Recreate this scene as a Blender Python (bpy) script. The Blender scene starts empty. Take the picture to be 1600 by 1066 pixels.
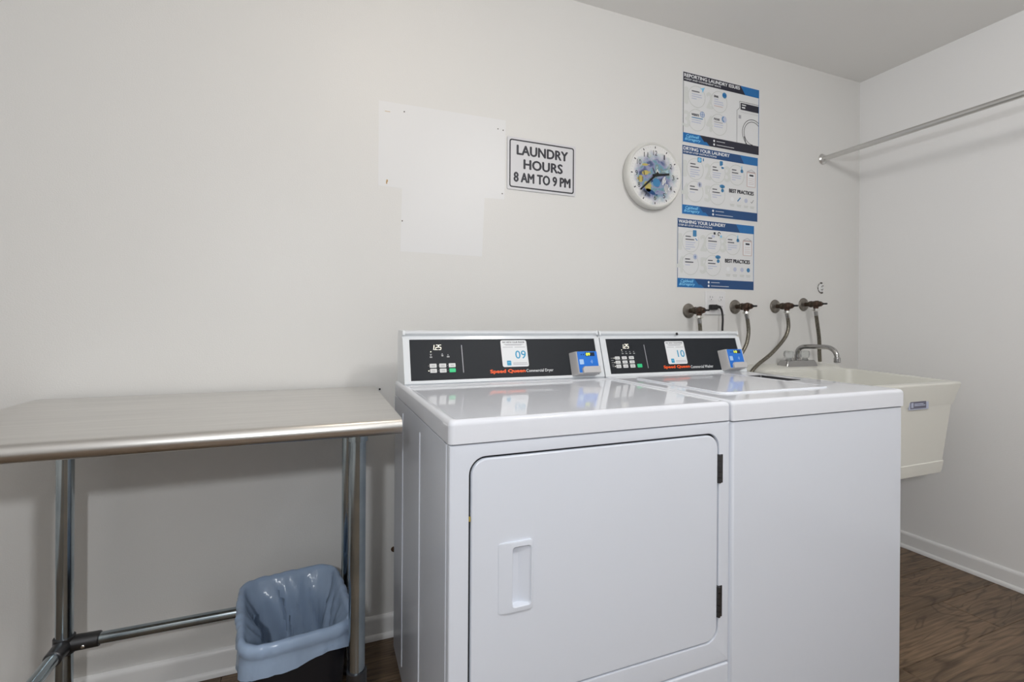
import bpy, bmesh, math, random
from mathutils import Vector, Matrix, noise
random.seed(4)
S = bpy.context.scene
C = S.collection
PI = math.pi

# ------------------------------------------------------------------ camera, world, lights, exposure
cam_d = bpy.data.cameras.new('camera')
cam_d.sensor_width = 36.0
cam_d.lens = 755.53 / 1600 * 36
cam_d.shift_y = -(533 - 506.87) / 1600
cam_d.clip_start = 0.02
cam = bpy.data.objects.new('camera', cam_d)
C.objects.link(cam)
RX = Vector((0.92901862, -0.36997906, 0.00631713))
UP = Vector((-0.00560043, 0.00301124, 0.99997978))
FW = Vector((0.36999060, 0.92903521, -0.00072545))
cam.matrix_world = Matrix(((RX.x, UP.x, -FW.x, 0), (RX.y, UP.y, -FW.y, 0), (RX.z, UP.z, -FW.z, 1.0957), (0, 0, 0, 1)))
S.camera = cam

wd = bpy.data.worlds.new('world')
S.world = wd
wd.use_nodes = True
wd.node_tree.nodes['Background'].inputs[0].default_value = (0.75, 0.85, 1, 1)
wd.node_tree.nodes['Background'].inputs[1].default_value = 0.6

S.view_settings.view_transform = 'Standard'
S.view_settings.look = 'None'
S.view_settings.gamma = 1
S.view_settings.use_curve_mapping = False
S.view_settings.exposure = -0.5


def light(name, kind, loc, power, color, size=None, size_y=None, rot=(0, 0, 0), spread=None):
    l = bpy.data.lights.new(name, kind)
    l.energy = power
    l.color = color
    if kind == 'AREA':
        l.shape = 'RECTANGLE' if size_y else 'SQUARE'
        l.size = size
        if size_y:
            l.size_y = size_y
        if spread:
            l.spread = spread
    elif size is not None:
        l.shadow_soft_size = size
    o = bpy.data.objects.new(name, l)
    o.location = loc
    o.rotation_euler = rot
    C.objects.link(o)
    return o


# the photographer's strobe behind the camera, a ceiling fixture, an added fill lamp
light('strobe', 'POINT', (-0.276, -0.66, 1.545), 66.0, (0.955, 0.975, 1.0), 0.045)
light('ceiling_lamp_light', 'POINT', (0.2, 0.95, 2.27), 3.2, (1.0, 0.86, 0.70), 0.09)
light('added_fill_light', 'POINT', (1.2, -0.3, 2.21), 52.0, (1.0, 0.99, 0.975), 0.12)  # added lamp, brightens the right wall and the machine fronts

# ------------------------------------------------------------------ room measures
XL, XR, YB, YR, HC = -1.9, 2.7058, 1.7347, -3.2, 2.4107


# ------------------------------------------------------------------ materials
def mat(name, col, rough=0.5, metal=0.0, coat=0.0, emit=None, estr=0, trans=0.0, bump=None, var=None, spec=0.5, aniso=0, coat_r=0.05, ior=1.45):
    m = bpy.data.materials.new(name)
    m.use_nodes = True
    nt = m.node_tree
    b = nt.nodes['Principled BSDF']
    b.inputs['Base Color'].default_value = (*col, 1)
    b.inputs['Roughness'].default_value = rough
    b.inputs['Metallic'].default_value = metal
    b.inputs['Coat Weight'].default_value = coat
    b.inputs['Coat Roughness'].default_value = coat_r
    b.inputs['Transmission Weight'].default_value = trans
    b.inputs['Specular IOR Level'].default_value = spec
    b.inputs['IOR'].default_value = ior
    if aniso:
        b.inputs['Anisotropic'].default_value = aniso
    if emit:
        b.inputs['Emission Color'].default_value = (*emit, 1)
        b.inputs['Emission Strength'].default_value = estr
    tc = None
    if bump or var:
        tc = nt.nodes.new('ShaderNodeTexCoord')
    if bump:  # (scale, strength, distance[, stretch])
        n = nt.nodes.new('ShaderNodeTexNoise')
        n.inputs['Scale'].default_value = bump[0]
        n.inputs['Detail'].default_value = 3
        src = tc.outputs['Object']
        if len(bump) > 3:
            mp = nt.nodes.new('ShaderNodeMapping')
            mp.inputs['Scale'].default_value = bump[3]
            nt.links.new(src, mp.inputs[0])
            src = mp.outputs[0]
        nt.links.new(src, n.inputs['Vector'])
        bp = nt.nodes.new('ShaderNodeBump')
        bp.inputs['Strength'].default_value = bump[1]
        bp.inputs['Distance'].default_value = bump[2]
        nt.links.new(n.outputs['Fac'], bp.inputs['Height'])
        nt.links.new(bp.outputs[0], b.inputs['Normal'])
    if var:  # (scale, colour2, lo, hi[, stretch])
        n = nt.nodes.new('ShaderNodeTexNoise')
        n.inputs['Scale'].default_value = var[0]
        n.inputs['Detail'].default_value = 4
        src = tc.outputs['Object']
        if len(var) > 4:
            mp = nt.nodes.new('ShaderNodeMapping')
            mp.inputs['Scale'].default_value = var[4]
            nt.links.new(src, mp.inputs[0])
            src = mp.outputs[0]
        nt.links.new(src, n.inputs['Vector'])
        r = nt.nodes.new('ShaderNodeValToRGB')
        r.color_ramp.elements[0].position = var[2]
        r.color_ramp.elements[1].position = var[3]
        r.color_ramp.elements[0].color = (*col, 1)
        r.color_ramp.elements[1].color = (*var[1], 1)
        nt.links.new(n.outputs['Fac'], r.inputs[0])
        nt.links.new(r.outputs[0], b.inputs['Base Color'])
    return m


M = {}
M['wall'] = mat('wall_paint', (0.735, 0.73, 0.715), 0.42, bump=(260, 0.16, 0.002), spec=0.35)
M['wall_r'] = mat('wall_paint_grey', (0.84, 0.84, 0.84), 0.5, bump=(260, 0.16, 0.002), spec=0.3)
M['patch'] = mat('bare_paint', (0.757, 0.76, 0.766), 0.40, bump=(200, 0.06, 0.001))
M['ceiling'] = mat('ceiling_paint', (0.87, 0.865, 0.85), 0.8, bump=(180, 0.1, 0.002))
M['trim'] = mat('trim_paint', (0.80, 0.80, 0.80), 0.35)
M['enamel'] = mat('white_enamel', (0.735, 0.775, 0.855), 0.18)
M['enamel_top'] = mat('white_top_enamel', (0.765, 0.79, 0.85), 0.07, spec=0.36)
M['console_white'] = mat('console_white_paint', (0.74, 0.77, 0.80), 0.3, coat=0.3)
M['black_panel'] = mat('black_panel', (0.013, 0.016, 0.021), 0.5, spec=0.3)
M['rubber_and_shade'] = mat('dark_rubber_and_shade', (0.02, 0.022, 0.026), 0.6)  # rubber colour, also used as painted shade in the machine gaps
M['steel'] = mat('brushed_stainless', (0.74, 0.725, 0.70), 0.3, 1.0, bump=(60, 0.05, 0.001, (1, 40, 40)), var=(3, (0.65, 0.635, 0.615), 0.3, 0.75, (1, 14, 14)))
M['galv'] = mat('galvanised_steel', (0.36, 0.42, 0.46), 0.17, 1.0, var=(14, (0.48, 0.54, 0.57), 0.35, 0.7))
M['cast'] = mat('cast_grey_metal', (0.10, 0.10, 0.105), 0.38, 0.9, bump=(300, 0.1, 0.001))
M['chrome'] = mat('chrome', (0.42, 0.415, 0.41), 0.12, 1.0)
M['rod'] = mat('satin_rod_metal', (0.66, 0.655, 0.64), 0.3, 1.0)
M['brass'] = mat('aged_brass', (0.055, 0.042, 0.028), 0.45, 0.55, var=(50, (0.11, 0.055, 0.04), 0.45, 0.65))
M['escut'] = mat('dull_grey_plate', (0.20, 0.185, 0.165), 0.35, 0.8, var=(40, (0.34, 0.31, 0.27), 0.4, 0.65))
M['nut'] = mat('bright_nut', (0.78, 0.77, 0.74), 0.18, 1.0)
M['plastic_black'] = mat('black_plastic', (0.012, 0.012, 0.014), 0.45)
M['plate'] = mat('outlet_plastic', (0.74, 0.74, 0.75), 0.3)
M['slot'] = mat('socket_slot', (0.12, 0.12, 0.13), 0.6)
M['sink'] = mat('cream_sink_plastic', (0.77, 0.765, 0.71), 0.32, coat=0.2)
M['clear'] = mat('clear_acrylic', (0.86, 0.88, 0.88), 0.08, trans=0.85, ior=1.49)
M['bin'] = mat('black_bin_plastic', (0.012, 0.012, 0.016), 0.4)
M['paper'] = mat('poster_paper', (0.74, 0.75, 0.76), 0.45)
M['p_pale'] = mat('print_pale_grey', (0.50, 0.53, 0.49), 0.5)
M['p_faint'] = mat('print_faint_grey', (0.67, 0.69, 0.675), 0.5)
M['p_soft'] = mat('print_soft_black', (0.10, 0.10, 0.12), 0.5)
M['p_grey'] = mat('print_grey', (0.42, 0.42, 0.46), 0.5)
M['p_black'] = mat('print_black', (0.02, 0.02, 0.03), 0.45)
M['p_ink'] = mat('print_ink_navy_black', (0.018, 0.018, 0.035), 0.4)
M['p_navy'] = mat('print_navy', (0.012, 0.065, 0.20), 0.4)
M['p_blue'] = mat('print_blue', (0.012, 0.15, 0.42), 0.4)
M['p_sky'] = mat('print_sky_blue', (0.22, 0.58, 0.86), 0.45)
M['p_mid'] = mat('print_steel_blue', (0.05, 0.22, 0.44), 0.45)
M['p_lilac'] = mat('print_lilac', (0.52, 0.56, 0.70), 0.5)
M['p_white'] = mat('print_white', (0.80, 0.82, 0.84), 0.5)
M['p_pink'] = mat('print_pink', (0.62, 0.50, 0.48), 0.5)
M['p_teal'] = mat('print_teal', (0.035, 0.33, 0.56), 0.45)
M['p_orange'] = mat('print_orange', (0.85, 0.10, 0.012), 0.45)
M['p_yellow'] = mat('print_yellow', (0.50, 0.42, 0.12), 0.5)
M['sign'] = mat('sign_aluminium_white', (0.66, 0.66, 0.685), 0.4)
M['key'] = mat('key_white', (0.70, 0.71, 0.71), 0.4)
M['key_green'] = mat('key_green', (0.03, 0.60, 0.24), 0.4)
M['led'] = mat('led_white', (0.9, 0.86, 0.75), 0.5, emit=(1, 0.93, 0.78), estr=1.1)
M['led_dim'] = mat('led_legend', (0.42, 0.43, 0.44), 0.5)
M['led_yellow'] = mat('led_yellow', (0.8, 0.85, 0.1), 0.5, emit=(0.75, 0.95, 0.08), estr=0.9)
M['led_black'] = mat('led_window', (0.01, 0.02, 0.05), 0.2)
M['reader_grey'] = mat('reader_grey_plastic', (0.52, 0.51, 0.51), 0.4)
M['reader_blue'] = mat('reader_blue_face', (0.012, 0.17, 0.66), 0.3)
M['reader_light'] = mat('reader_print', (0.42, 0.62, 0.90), 0.4)
M['clock_white'] = mat('clock_case_white', (0.72, 0.72, 0.69), 0.3)
M['hand'] = mat('clock_hand_black', (0.008, 0.008, 0.01), 0.4)
M['rust'] = mat('rusty_iron', (0.09, 0.05, 0.025), 0.7, 0.4)
M['tape'] = mat('old_tape', (0.55, 0.36, 0.16), 0.6)
M['hole'] = mat('dark_hole', (0.10, 0.09, 0.08), 0.9)
M['lamp'] = mat('lamp_diffuser', (0.85, 0.83, 0.8), 0.5, emit=(1.0, 0.9, 0.78), estr=3.0)
M['lamp_case'] = mat('lamp_case', (0.75, 0.75, 0.74), 0.4)
M['dark_label'] = mat('dark_label', (0.13, 0.13, 0.19), 0.4)
M['wire_yellow'] = mat('yellow_wire', (0.45, 0.33, 0.06), 0.5)


def braid():
    m = mat('braided_hose', (0.23, 0.215, 0.18), 0.32, 0.9)
    nt = m.node_tree
    b = nt.nodes['Principled BSDF']
    tc = nt.nodes.new('ShaderNodeTexCoord')
    v = nt.nodes.new('ShaderNodeTexVoronoi')
    v.inputs['Scale'].default_value = 330
    nt.links.new(tc.outputs['Object'], v.inputs['Vector'])
    r = nt.nodes.new('ShaderNodeValToRGB')
    r.color_ramp.elements[0].color = (0.36, 0.34, 0.29, 1)
    r.color_ramp.elements[1].color = (0.10, 0.09, 0.07, 1)
    r.color_ramp.elements[1].position = 0.8
    nt.links.new(v.outputs['Distance'], r.inputs[0])
    nt.links.new(r.outputs[0], b.inputs['Base Color'])
    return m


M['braid'] = braid()


def bag():
    m = mat('blue_bag_film', (0.47, 0.61, 0.82), 0.2, spec=0.6, bump=(14, 0.5, 0.012))
    nt = m.node_tree
    b = nt.nodes['Principled BSDF']
    out = nt.nodes['Material Output']
    t = nt.nodes.new('ShaderNodeBsdfTranslucent')
    t.inputs[0].default_value = (0.52, 0.67, 0.90, 1)
    mx = nt.nodes.new('ShaderNodeMixShader')
    mx.inputs[0].default_value = 0.35
    nt.links.new(b.outputs[0], mx.inputs[1])
    nt.links.new(t.outputs[0], mx.inputs[2])
    nt.links.new(mx.outputs[0], out.inputs[0])
    return m


M['bag'] = bag()


def wood():
    m = mat('oak_plank', (0.1, 0.07, 0.05), 0.42)
    nt = m.node_tree
    N, L = nt.nodes.new, nt.links.new
    b = nt.nodes['Principled BSDF']
    tc = N('ShaderNodeTexCoord')
    oi = N('ShaderNodeObjectInfo')
    mul = N('ShaderNodeVectorMath'); mul.operation = 'SCALE'
    comb = N('ShaderNodeCombineXYZ')
    L(oi.outputs['Random'], comb.inputs[0]); L(oi.outputs['Random'], comb.inputs[1]); L(oi.outputs['Random'], comb.inputs[2])
    L(comb.outputs[0], mul.inputs[0]); mul.inputs['Scale'].default_value = 37.0
    add = N('ShaderNodeVectorMath')
    L(tc.outputs['Object'], add.inputs[0]); L(mul.outputs[0], add.inputs[1])
    mp = N('ShaderNodeMapping'); mp.inputs['Scale'].default_value = (1.0, 4.2, 1)
    L(add.outputs[0], mp.inputs[0])
    # cathedral rings: contour bands of a smooth noise field
    n1 = N('ShaderNodeTexNoise'); n1.inputs['Scale'].default_value = 1.5; n1.inputs['Detail'].default_value = 3; n1.inputs['Roughness'].default_value = 0.42; n1.inputs['Distortion'].default_value = 1.1
    L(mp.outputs[0], n1.inputs['Vector'])
    mm = N('ShaderNodeMath'); mm.operation = 'MULTIPLY'; mm.inputs[1].default_value = 11.0
    L(n1.outputs['Fac'], mm.inputs[0])
    fr = N('ShaderNodeMath'); fr.operation = 'PINGPONG'; fr.inputs[1].default_value = 0.5
    L(mm.outputs[0], fr.inputs[0])
    r1 = N('ShaderNodeValToRGB')
    r1.color_ramp.elements[0].position = 0.0; r1.color_ramp.elements[0].color = (0.36, 0.31, 0.26, 1)
    r1.color_ramp.elements[1].position = 0.15; r1.color_ramp.elements[1].color = (1, 1, 1, 1)
    L(fr.outputs[0], r1.inputs[0])
    # fine straight grain
    mp2 = N('ShaderNodeMapping'); mp2.inputs['Scale'].default_value = (3, 60, 1)
    L(add.outputs[0], mp2.inputs[0])
    n2 = N('ShaderNodeTexNoise'); n2.inputs['Scale'].default_value = 2; n2.inputs['Detail'].default_value = 5
    L(mp2.outputs[0], n2.inputs['Vector'])
    r2 = N('ShaderNodeValToRGB')
    r2.color_ramp.elements[0].position = 0.3; r2.color_ramp.elements[0].color = (0.092, 0.058, 0.034, 1)
    r2.color_ramp.elements[1].position = 0.72; r2.color_ramp.elements[1].color = (0.225, 0.152, 0.093, 1)
    L(n2.outputs['Fac'], r2.inputs[0])
    # broad tone patches
    n3 = N('ShaderNodeTexNoise'); n3.inputs['Scale'].default_value = 1.3; n3.inputs['Detail'].default_value = 2
    L(mp.outputs[0], n3.inputs['Vector'])
    r3 = N('ShaderNodeValToRGB')
    r3.color_ramp.elements[0].position = 0.3; r3.color_ramp.elements[0].color = (0.7, 0.7, 0.7, 1)
    r3.color_ramp.elements[1].position = 0.7; r3.color_ramp.elements[1].color = (1.2, 1.2, 1.2, 1)
    L(n3.outputs['Fac'], r3.inputs[0])
    m1 = N('ShaderNodeMix'); m1.data_type = 'RGBA'; m1.blend_type = 'MULTIPLY'; m1.inputs[0].default_value = 0.75
    L(r2.outputs[0], m1.inputs[6]); L(r1.outputs[0], m1.inputs[7])
    m2 = N('ShaderNodeMix'); m2.data_type = 'RGBA'; m2.blend_type = 'MULTIPLY'; m2.inputs[0].default_value = 1
    L(m1.outputs[2], m2.inputs[6]); L(r3.outputs[0], m2.inputs[7])
    L(m2.outputs[2], b.inputs['Base Color'])
    bp = N('ShaderNodeBump'); bp.inputs['Strength'].default_value = 0.15; bp.inputs['Distance'].default_value = 0.001
    L(n2.outputs['Fac'], bp.inputs['Height']); L(bp.outputs[0], b.inputs['Normal'])
    return m


M['wood'] = wood()


def dial():
    """White dial with a watercolour reef print: blue, violet and teal washes, mostly in the lower and left part."""
    m = mat('clock_dial_print', (0.8, 0.8, 0.8), 0.4)
    nt = m.node_tree
    N, L = nt.nodes.new, nt.links.new
    b = nt.nodes['Principled BSDF']
    tc = N('ShaderNodeTexCoord')
    n = N('ShaderNodeTexNoise'); n.inputs['Scale'].default_value = 24; n.inputs['Detail'].default_value = 3; n.inputs['Distortion'].default_value = 0.7
    L(tc.outputs['Object'], n.inputs['Vector'])
    r = N('ShaderNodeValToRGB')
    el = r.color_ramp.elements
    el[0].position = 0.28; el[0].color = (0.03, 0.045, 0.09, 1)
    el[1].position = 0.75; el[1].color = (0.62, 0.68, 0.72, 1)
    for p, c in ((0.40, (0.12, 0.16, 0.31)), (0.47, (0.31, 0.30, 0.47)), (0.54, (0.14, 0.33, 0.43)), (0.60, (0.22, 0.26, 0.22)), (0.67, (0.36, 0.55, 0.63))):
        e = el.new(p); e.color = (*c, 1)
    L(n.outputs['Fac'], r.inputs[0])
    sep = N('ShaderNodeSeparateXYZ'); L(tc.outputs['Object'], sep.inputs[0])
    # distance from a centre a little below the middle, roughened by noise
    c2 = N('ShaderNodeVectorMath'); c2.operation = 'SUBTRACT'; c2.inputs[1].default_value = (0.0, 0.0, -0.010)
    L(tc.outputs['Object'], c2.inputs[0])
    sc = N('ShaderNodeVectorMath'); sc.operation = 'MULTIPLY'; sc.inputs[1].default_value = (1.0, 0.0, 1.0)
    L(c2.outputs[0], sc.inputs[0])
    ln = N('ShaderNodeVectorMath'); ln.operation = 'LENGTH'; L(sc.outputs[0], ln.inputs[0])
    n2 = N('ShaderNodeTexNoise'); n2.inputs['Scale'].default_value = 30; L(tc.outputs['Object'], n2.inputs['Vector'])
    ma = N('ShaderNodeMath'); ma.operation = 'MULTIPLY_ADD'; ma.inputs[1].default_value = 0.06; L(n2.outputs['Fac'], ma.inputs[0]); L(ln.outputs['Value'], ma.inputs[2])
    mr = N('ShaderNodeMapRange'); mr.inputs['From Min'].default_value = 0.105; mr.inputs['From Max'].default_value = 0.145
    mr.inputs['To Min'].default_value = 1; mr.inputs['To Max'].default_value = 0
    L(ma.outputs[0], mr.inputs['Value'])
    mx = N('ShaderNodeMix'); mx.data_type = 'RGBA'
    mx.inputs[6].default_value = (0.78, 0.78, 0.77, 1)
    L(mr.outputs[0], mx.inputs[0]); L(r.outputs[0], mx.inputs[7])
    L(mx.outputs[2], b.inputs['Base Color'])
    return m


M['dial'] = dial()


# ------------------------------------------------------------------ mesh helpers (world coordinates)
def new():
    return bmesh.new()


def box(bm, x0, x1, y0, y1, z0, z1, bev=0, seg=2, fn=None):
    vs = [bm.verts.new((x, y, z)) for x in (x0, x1) for y in (y0, y1) for z in (z0, z1)]
    fs = [(0, 1, 3, 2), (4, 6, 7, 5), (0, 4, 5, 1), (2, 3, 7, 6), (0, 2, 6, 4), (1, 5, 7, 3)]
    faces = [bm.faces.new([vs[i] for i in f]) for f in fs]
    out = vs
    if bev:
        es = list({e for f in faces for e in f.edges})
        r = bmesh.ops.bevel(bm, geom=es, offset=bev, segments=seg, profile=0.5, affect='EDGES')
        out = list(set(r['verts']) | {v for v in vs if v.is_valid})
    if fn:
        for v in out:
            v.co = fn(v.co)
    return out


def tube(bm, pts, r, n=14, caps=True):
    pts = [Vector(p) for p in pts]
    rs = r if isinstance(r, (list, tuple)) else [r] * len(pts)
    t0 = (pts[1] - pts[0]).normalized()
    a = Vector((0, 0, 1)) if abs(t0.z) < 0.9 else Vector((1, 0, 0))
    u = t0.cross(a).normalized()
    rings = []
    for i, p in enumerate(pts):
        t = (pts[min(i + 1, len(pts) - 1)] - pts[max(i - 1, 0)]).normalized()
        u = (u - t * u.dot(t)).normalized()
        v = t.cross(u)
        rings.append([bm.verts.new(p + (u * math.cos(2 * PI * k / n) + v * math.sin(2 * PI * k / n)) * rs[i]) for k in range(n)])
    for a_, b_ in zip(rings, rings[1:]):
        for k in range(n):
            bm.faces.new((a_[k], a_[(k + 1) % n], b_[(k + 1) % n], b_[k]))
    if caps:
        bm.faces.new(rings[0][::-1])
        bm.faces.new(rings[-1])


def spline(pts, n=8):
    P = [Vector(p) for p in pts]
    P = [P[0] * 2 - P[1]] + P + [P[-1] * 2 - P[-2]]
    out = []
    for i in range(1, len(P) - 2):
        for k in range(n):
            t = k / n
            a, b, c, d = P[i - 1], P[i], P[i + 1], P[i + 2]
            out.append(0.5 * ((2 * b) + (c - a) * t + (2 * a - 5 * b + 4 * c - d) * t * t + (3 * b - a - 3 * c + d) * t ** 3))
    out.append(P[-2])
    return out


def lathe(bm, o, ax, prof, n=24, caps=True):
    o = Vector(o); ax = Vector(ax).normalized()
    a = Vector((0, 0, 1)) if abs(ax.z) < 0.9 else Vector((1, 0, 0))
    u = ax.cross(a).normalized(); v = ax.cross(u)
    rings = []
    for h, r in prof:
        rings.append([bm.verts.new(o + ax * h + (u * math.cos(2 * PI * k / n) + v * math.sin(2 * PI * k / n)) * max(r, 1e-5)) for k in range(n)])
    for a_, b_ in zip(rings, rings[1:]):
        for k in range(n):
            bm.faces.new((a_[k], a_[(k + 1) % n], b_[(k + 1) % n], b_[k]))
    if caps:
        bm.faces.new(rings[0][::-1])
        bm.faces.new(rings[-1])


def rr(x0, x1, y0, y1, r, n=6):
    """rounded rectangle, counter-clockwise list of 2D points"""
    if r <= 0:
        return [(x0, y0), (x1, y0), (x1, y1), (x0, y1)]
    out = []
    for cx, cy, a0 in ((x1 - r, y0 + r, -PI / 2), (x1 - r, y1 - r, 0), (x0 + r, y1 - r, PI / 2), (x0 + r, y0 + r, PI)):
        for k in range(n + 1):
            a = a0 + PI / 2 * k / n
            out.append((cx + r * math.cos(a), cy + r * math.sin(a)))
    return out


def loft(bm, loops, cap0=False, cap1=True):
    R = [[bm.verts.new(p) for p in lp] for lp in loops]
    n = len(R[0])
    for a, b in zip(R, R[1:]):
        for k in range(n):
            bm.faces.new((a[k], a[(k + 1) % n], b[(k + 1) % n], b[k]))
    if cap0:
        bm.faces.new(R[0][::-1])
    if cap1:
        bm.faces.new(R[-1])
    return R


def _hit(poly, c, ang):
    d = (math.cos(ang), math.sin(ang)); best = None
    for (x1, y1), (x2, y2) in zip(poly, poly[1:] + poly[:1]):
        ex, ey = x2 - x1, y2 - y1
        den = d[0] * ey - d[1] * ex
        if abs(den) < 1e-12:
            continue
        t = ((x1 - c[0]) * ey - (y1 - c[1]) * ex) / den
        s = ((x1 - c[0]) * d[1] - (y1 - c[1]) * d[0]) / den
        if t > 0 and -1e-6 <= s <= 1 + 1e-6 and (best is None or t > best):
            best = t
    return (c[0] + d[0] * best, c[1] + d[1] * best)


def ring_loops(outer, inner, c):
    """two matching loops of equal length, by angle about c"""
    an = sorted({round(math.atan2(p[1] - c[1], p[0] - c[0]), 7) for p in outer + inner})
    return [_hit(outer, c, a) for a in an], [_hit(inner, c, a) for a in an]


NAMES = {}


def obj(name, bm, m, parent=None, ang=35, smooth=True):
    me = bpy.data.meshes.new(name)
    bmesh.ops.recalc_face_normals(bm, faces=bm.faces[:])
    off = Vector((0, 0, 0)); p = parent
    while p is not None:
        off += p.location; p = p.parent
    if off.length:
        bmesh.ops.translate(bm, verts=bm.verts[:], vec=-off)
    for f in bm.faces:
        f.smooth = smooth
    bm.to_mesh(me); bm.free()
    if smooth:
        me.set_sharp_from_angle(angle=math.radians(ang))
    me.materials.append(M[m])
    o = bpy.data.objects.new(name, me)
    C.objects.link(o)
    if smooth:
        o.modifiers.new('weighted_normals', 'WEIGHTED_NORMAL').keep_sharp = True
    if parent is not None:
        o.parent = parent
    return o


def top(name, bm, m, label, cat, group=None, **k):
    """a thing that is one mesh: its origin is put at its lower middle"""
    xs = [v.co.x for v in bm.verts]; ys = [v.co.y for v in bm.verts]; zs = [v.co.z for v in bm.verts]
    loc = Vector(((min(xs) + max(xs)) / 2, (min(ys) + max(ys)) / 2, min(zs)))
    bmesh.ops.translate(bm, verts=bm.verts[:], vec=-loc)
    o = obj(name, bm, m, None, **k)
    o.location = loc
    return tag(o, label, cat, group)


def tag(o, label, cat, group=None):
    o['label'] = label; o['category'] = cat
    if group:
        o['group'] = group
    return o


def thing(name, loc, label, cat, group=None):
    o = bpy.data.objects.new(name, None)
    o.empty_display_size = 0.1
    o.location = loc
    C.objects.link(o)
    return tag(o, label, cat, group)


def struct(name, bm, m, parent=None, **k):
    o = obj(name, bm, m, parent, **k)
    if parent is None:
        o['kind'] = 'structure'
    return o


# flat print made of many marks too small to pick apart
PRINTED = set('''bubble_number bubble_word bubble_outline text_line icon_print icon_line machine_outline machine_detail contact_icon contact_line clipboard_clip
clipboard_line title_lettering subtitle_lettering company_lettering heading_lettering numeral hour_mark minute_mark fish_stripe panel_legend price_digits indicator_dot
sticker_small_print key_legend tap_symbol status_light chipped_crack dark_gap brand_lettering model_lettering sticker_heading lettering'''.split())


class Sheet:
    """flat print on a plane: P(x, y, lift) = O + x*u*W + y*v*H + n*lift"""

    def __init__(s, O, u, v, W=1.0, H=1.0):
        s.O, s.u, s.v = Vector(O), Vector(u).normalized(), Vector(v).normalized()
        s.n = s.u.cross(s.v); s.W, s.H = W, H; s.bm = {}

    def P(s, x, y, lift=0):
        return s.O + s.u * (x * s.W) + s.v * (y * s.H) + s.n * lift

    def g(s, part, m, lv):
        k = (part, m)
        if k not in s.bm:
            s.bm[k] = (new(), lv)
        return s.bm[k][0], s.bm[k][1] * 0.00022

    def poly(s, part, m, lv, pts):
        bm, l = s.g(part, m, lv)
        bm.faces.new([bm.verts.new(s.P(x, y, l)) for x, y in pts])

    def rect(s, part, m, lv, x0, y0, x1, y1, r=0):
        if r:  # r in metres
            pts = [(x / s.W, y / s.H) for x, y in rr(x0 * s.W, x1 * s.W, y0 * s.H, y1 * s.H, r, 4)]
        else:
            pts = [(x0, y0), (x1, y0), (x1, y1), (x0, y1)]
        s.poly(part, m, lv, pts)

    def disc(s, part, m, lv, x, y, r, n=24, ry=None, a0=0, a1=2 * PI):
        ry = r if ry is None else ry
        s.poly(part, m, lv, [(x + r * math.cos(a0 + (a1 - a0) * k / n) / s.W, y + ry * math.sin(a0 + (a1 - a0) * k / n) / s.H) for k in range(n)])

    def arc(s, part, m, lv, x, y, r, w, a0=0, a1=2 * PI, n=36):
        bm, l = s.g(part, m, lv)
        vs = []
        for k in range(n + 1):
            a = a0 + (a1 - a0) * k / n
            vs.append([bm.verts.new(s.P(x + q * math.cos(a) / s.W, y + q * math.sin(a) / s.H, l)) for q in (r - w / 2, r + w / 2)])
        for a, b in zip(vs, vs[1:]):
            bm.faces.new((a[0], a[1], b[1], b[0]))

    def line(s, part, m, lv, p, q, w):
        bm, l = s.g(part, m, lv)
        a = Vector((p[0] * s.W, p[1] * s.H)); b = Vector((q[0] * s.W, q[1] * s.H))
        d = (b - a).normalized() * (w / 2); e = Vector((-d.y, d.x))
        bm.faces.new([bm.verts.new(s.P(c.x / s.W, c.y / s.H, l)) for c in (a - e, b - e, b + e, a + e)])

    def text(s, part, m, lv, body, x0, x1, y0, y1, bold=0.0, shear=0.0):
        """letters fitted into the box x0..x1, y0..y1"""
        bm, l = s.g(part, m, lv)
        cu = bpy.data.curves.new('lettering', 'FONT')
        cu.body = body; cu.size = 1; cu.shear = shear; cu.resolution_u = 3
        t = bpy.data.objects.new('lettering', cu)
        C.objects.link(t)
        dg = bpy.context.evaluated_depsgraph_get()
        ev = t.evaluated_get(dg)
        me = ev.to_mesh()
        xs = [v.co.x for v in me.vertices]; ys = [v.co.y for v in me.vertices]
        a, b, c, d = min(xs), max(xs), min(ys), max(ys)
        e = bold * (y1 - y0) * s.H * 3.0
        shifts = ((-e, 0), (e, 0), (0, -e * .7), (0, e * .7)) if e else ((0, 0),)
        for k, (ex, ey) in enumerate(shifts):
            vs = [bm.verts.new(s.P(x0 + (v.co.x - a) / (b - a) * (x1 - x0) + ex / s.W, y0 + (v.co.y - c) / (d - c) * (y1 - y0) + ey / s.H, l + k * 2e-5)) for v in me.vertices]
            for p in me.polygons:
                try:
                    bm.faces.new([vs[i] for i in p.vertices])
                except ValueError:
                    pass
        ev.to_mesh_clear()
        bpy.data.objects.remove(t); bpy.data.curves.remove(cu)

    SEG = {'0': 'abcdef', '1': 'bc', '2': 'abged', '5': 'afgcd', '9': 'abcdfg', '8': 'abcdefg'}

    def seven(s, part, m, lv, ch, x, y, w, h, t, slant=0.12):
        q = {'a': (0, 1, 1, 1), 'g': (0, .5, 1, .5), 'd': (0, 0, 1, 0), 'f': (0, .5, 0, 1), 'e': (0, 0, 0, .5), 'b': (1, .5, 1, 1), 'c': (1, 0, 1, .5)}
        for c in s.SEG[ch]:
            a, b, c_, d = q[c]
            p = (x + a * w + slant * b * h, y + b * h); r = (x + c_ * w + slant * d * h, y + d * h)
            s.line(part, m, lv, p, r, t)

    def build(s, parent, names=None):
        out = {}
        for (part, m), (bm, lv) in s.bm.items():
            # keep the face pointing along n
            o = obj(part.split('/')[0], bm, m, parent, smooth=False)
            if part in PRINTED:
                o['kind'] = 'stuff'
            out[part] = o
        return out


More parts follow.
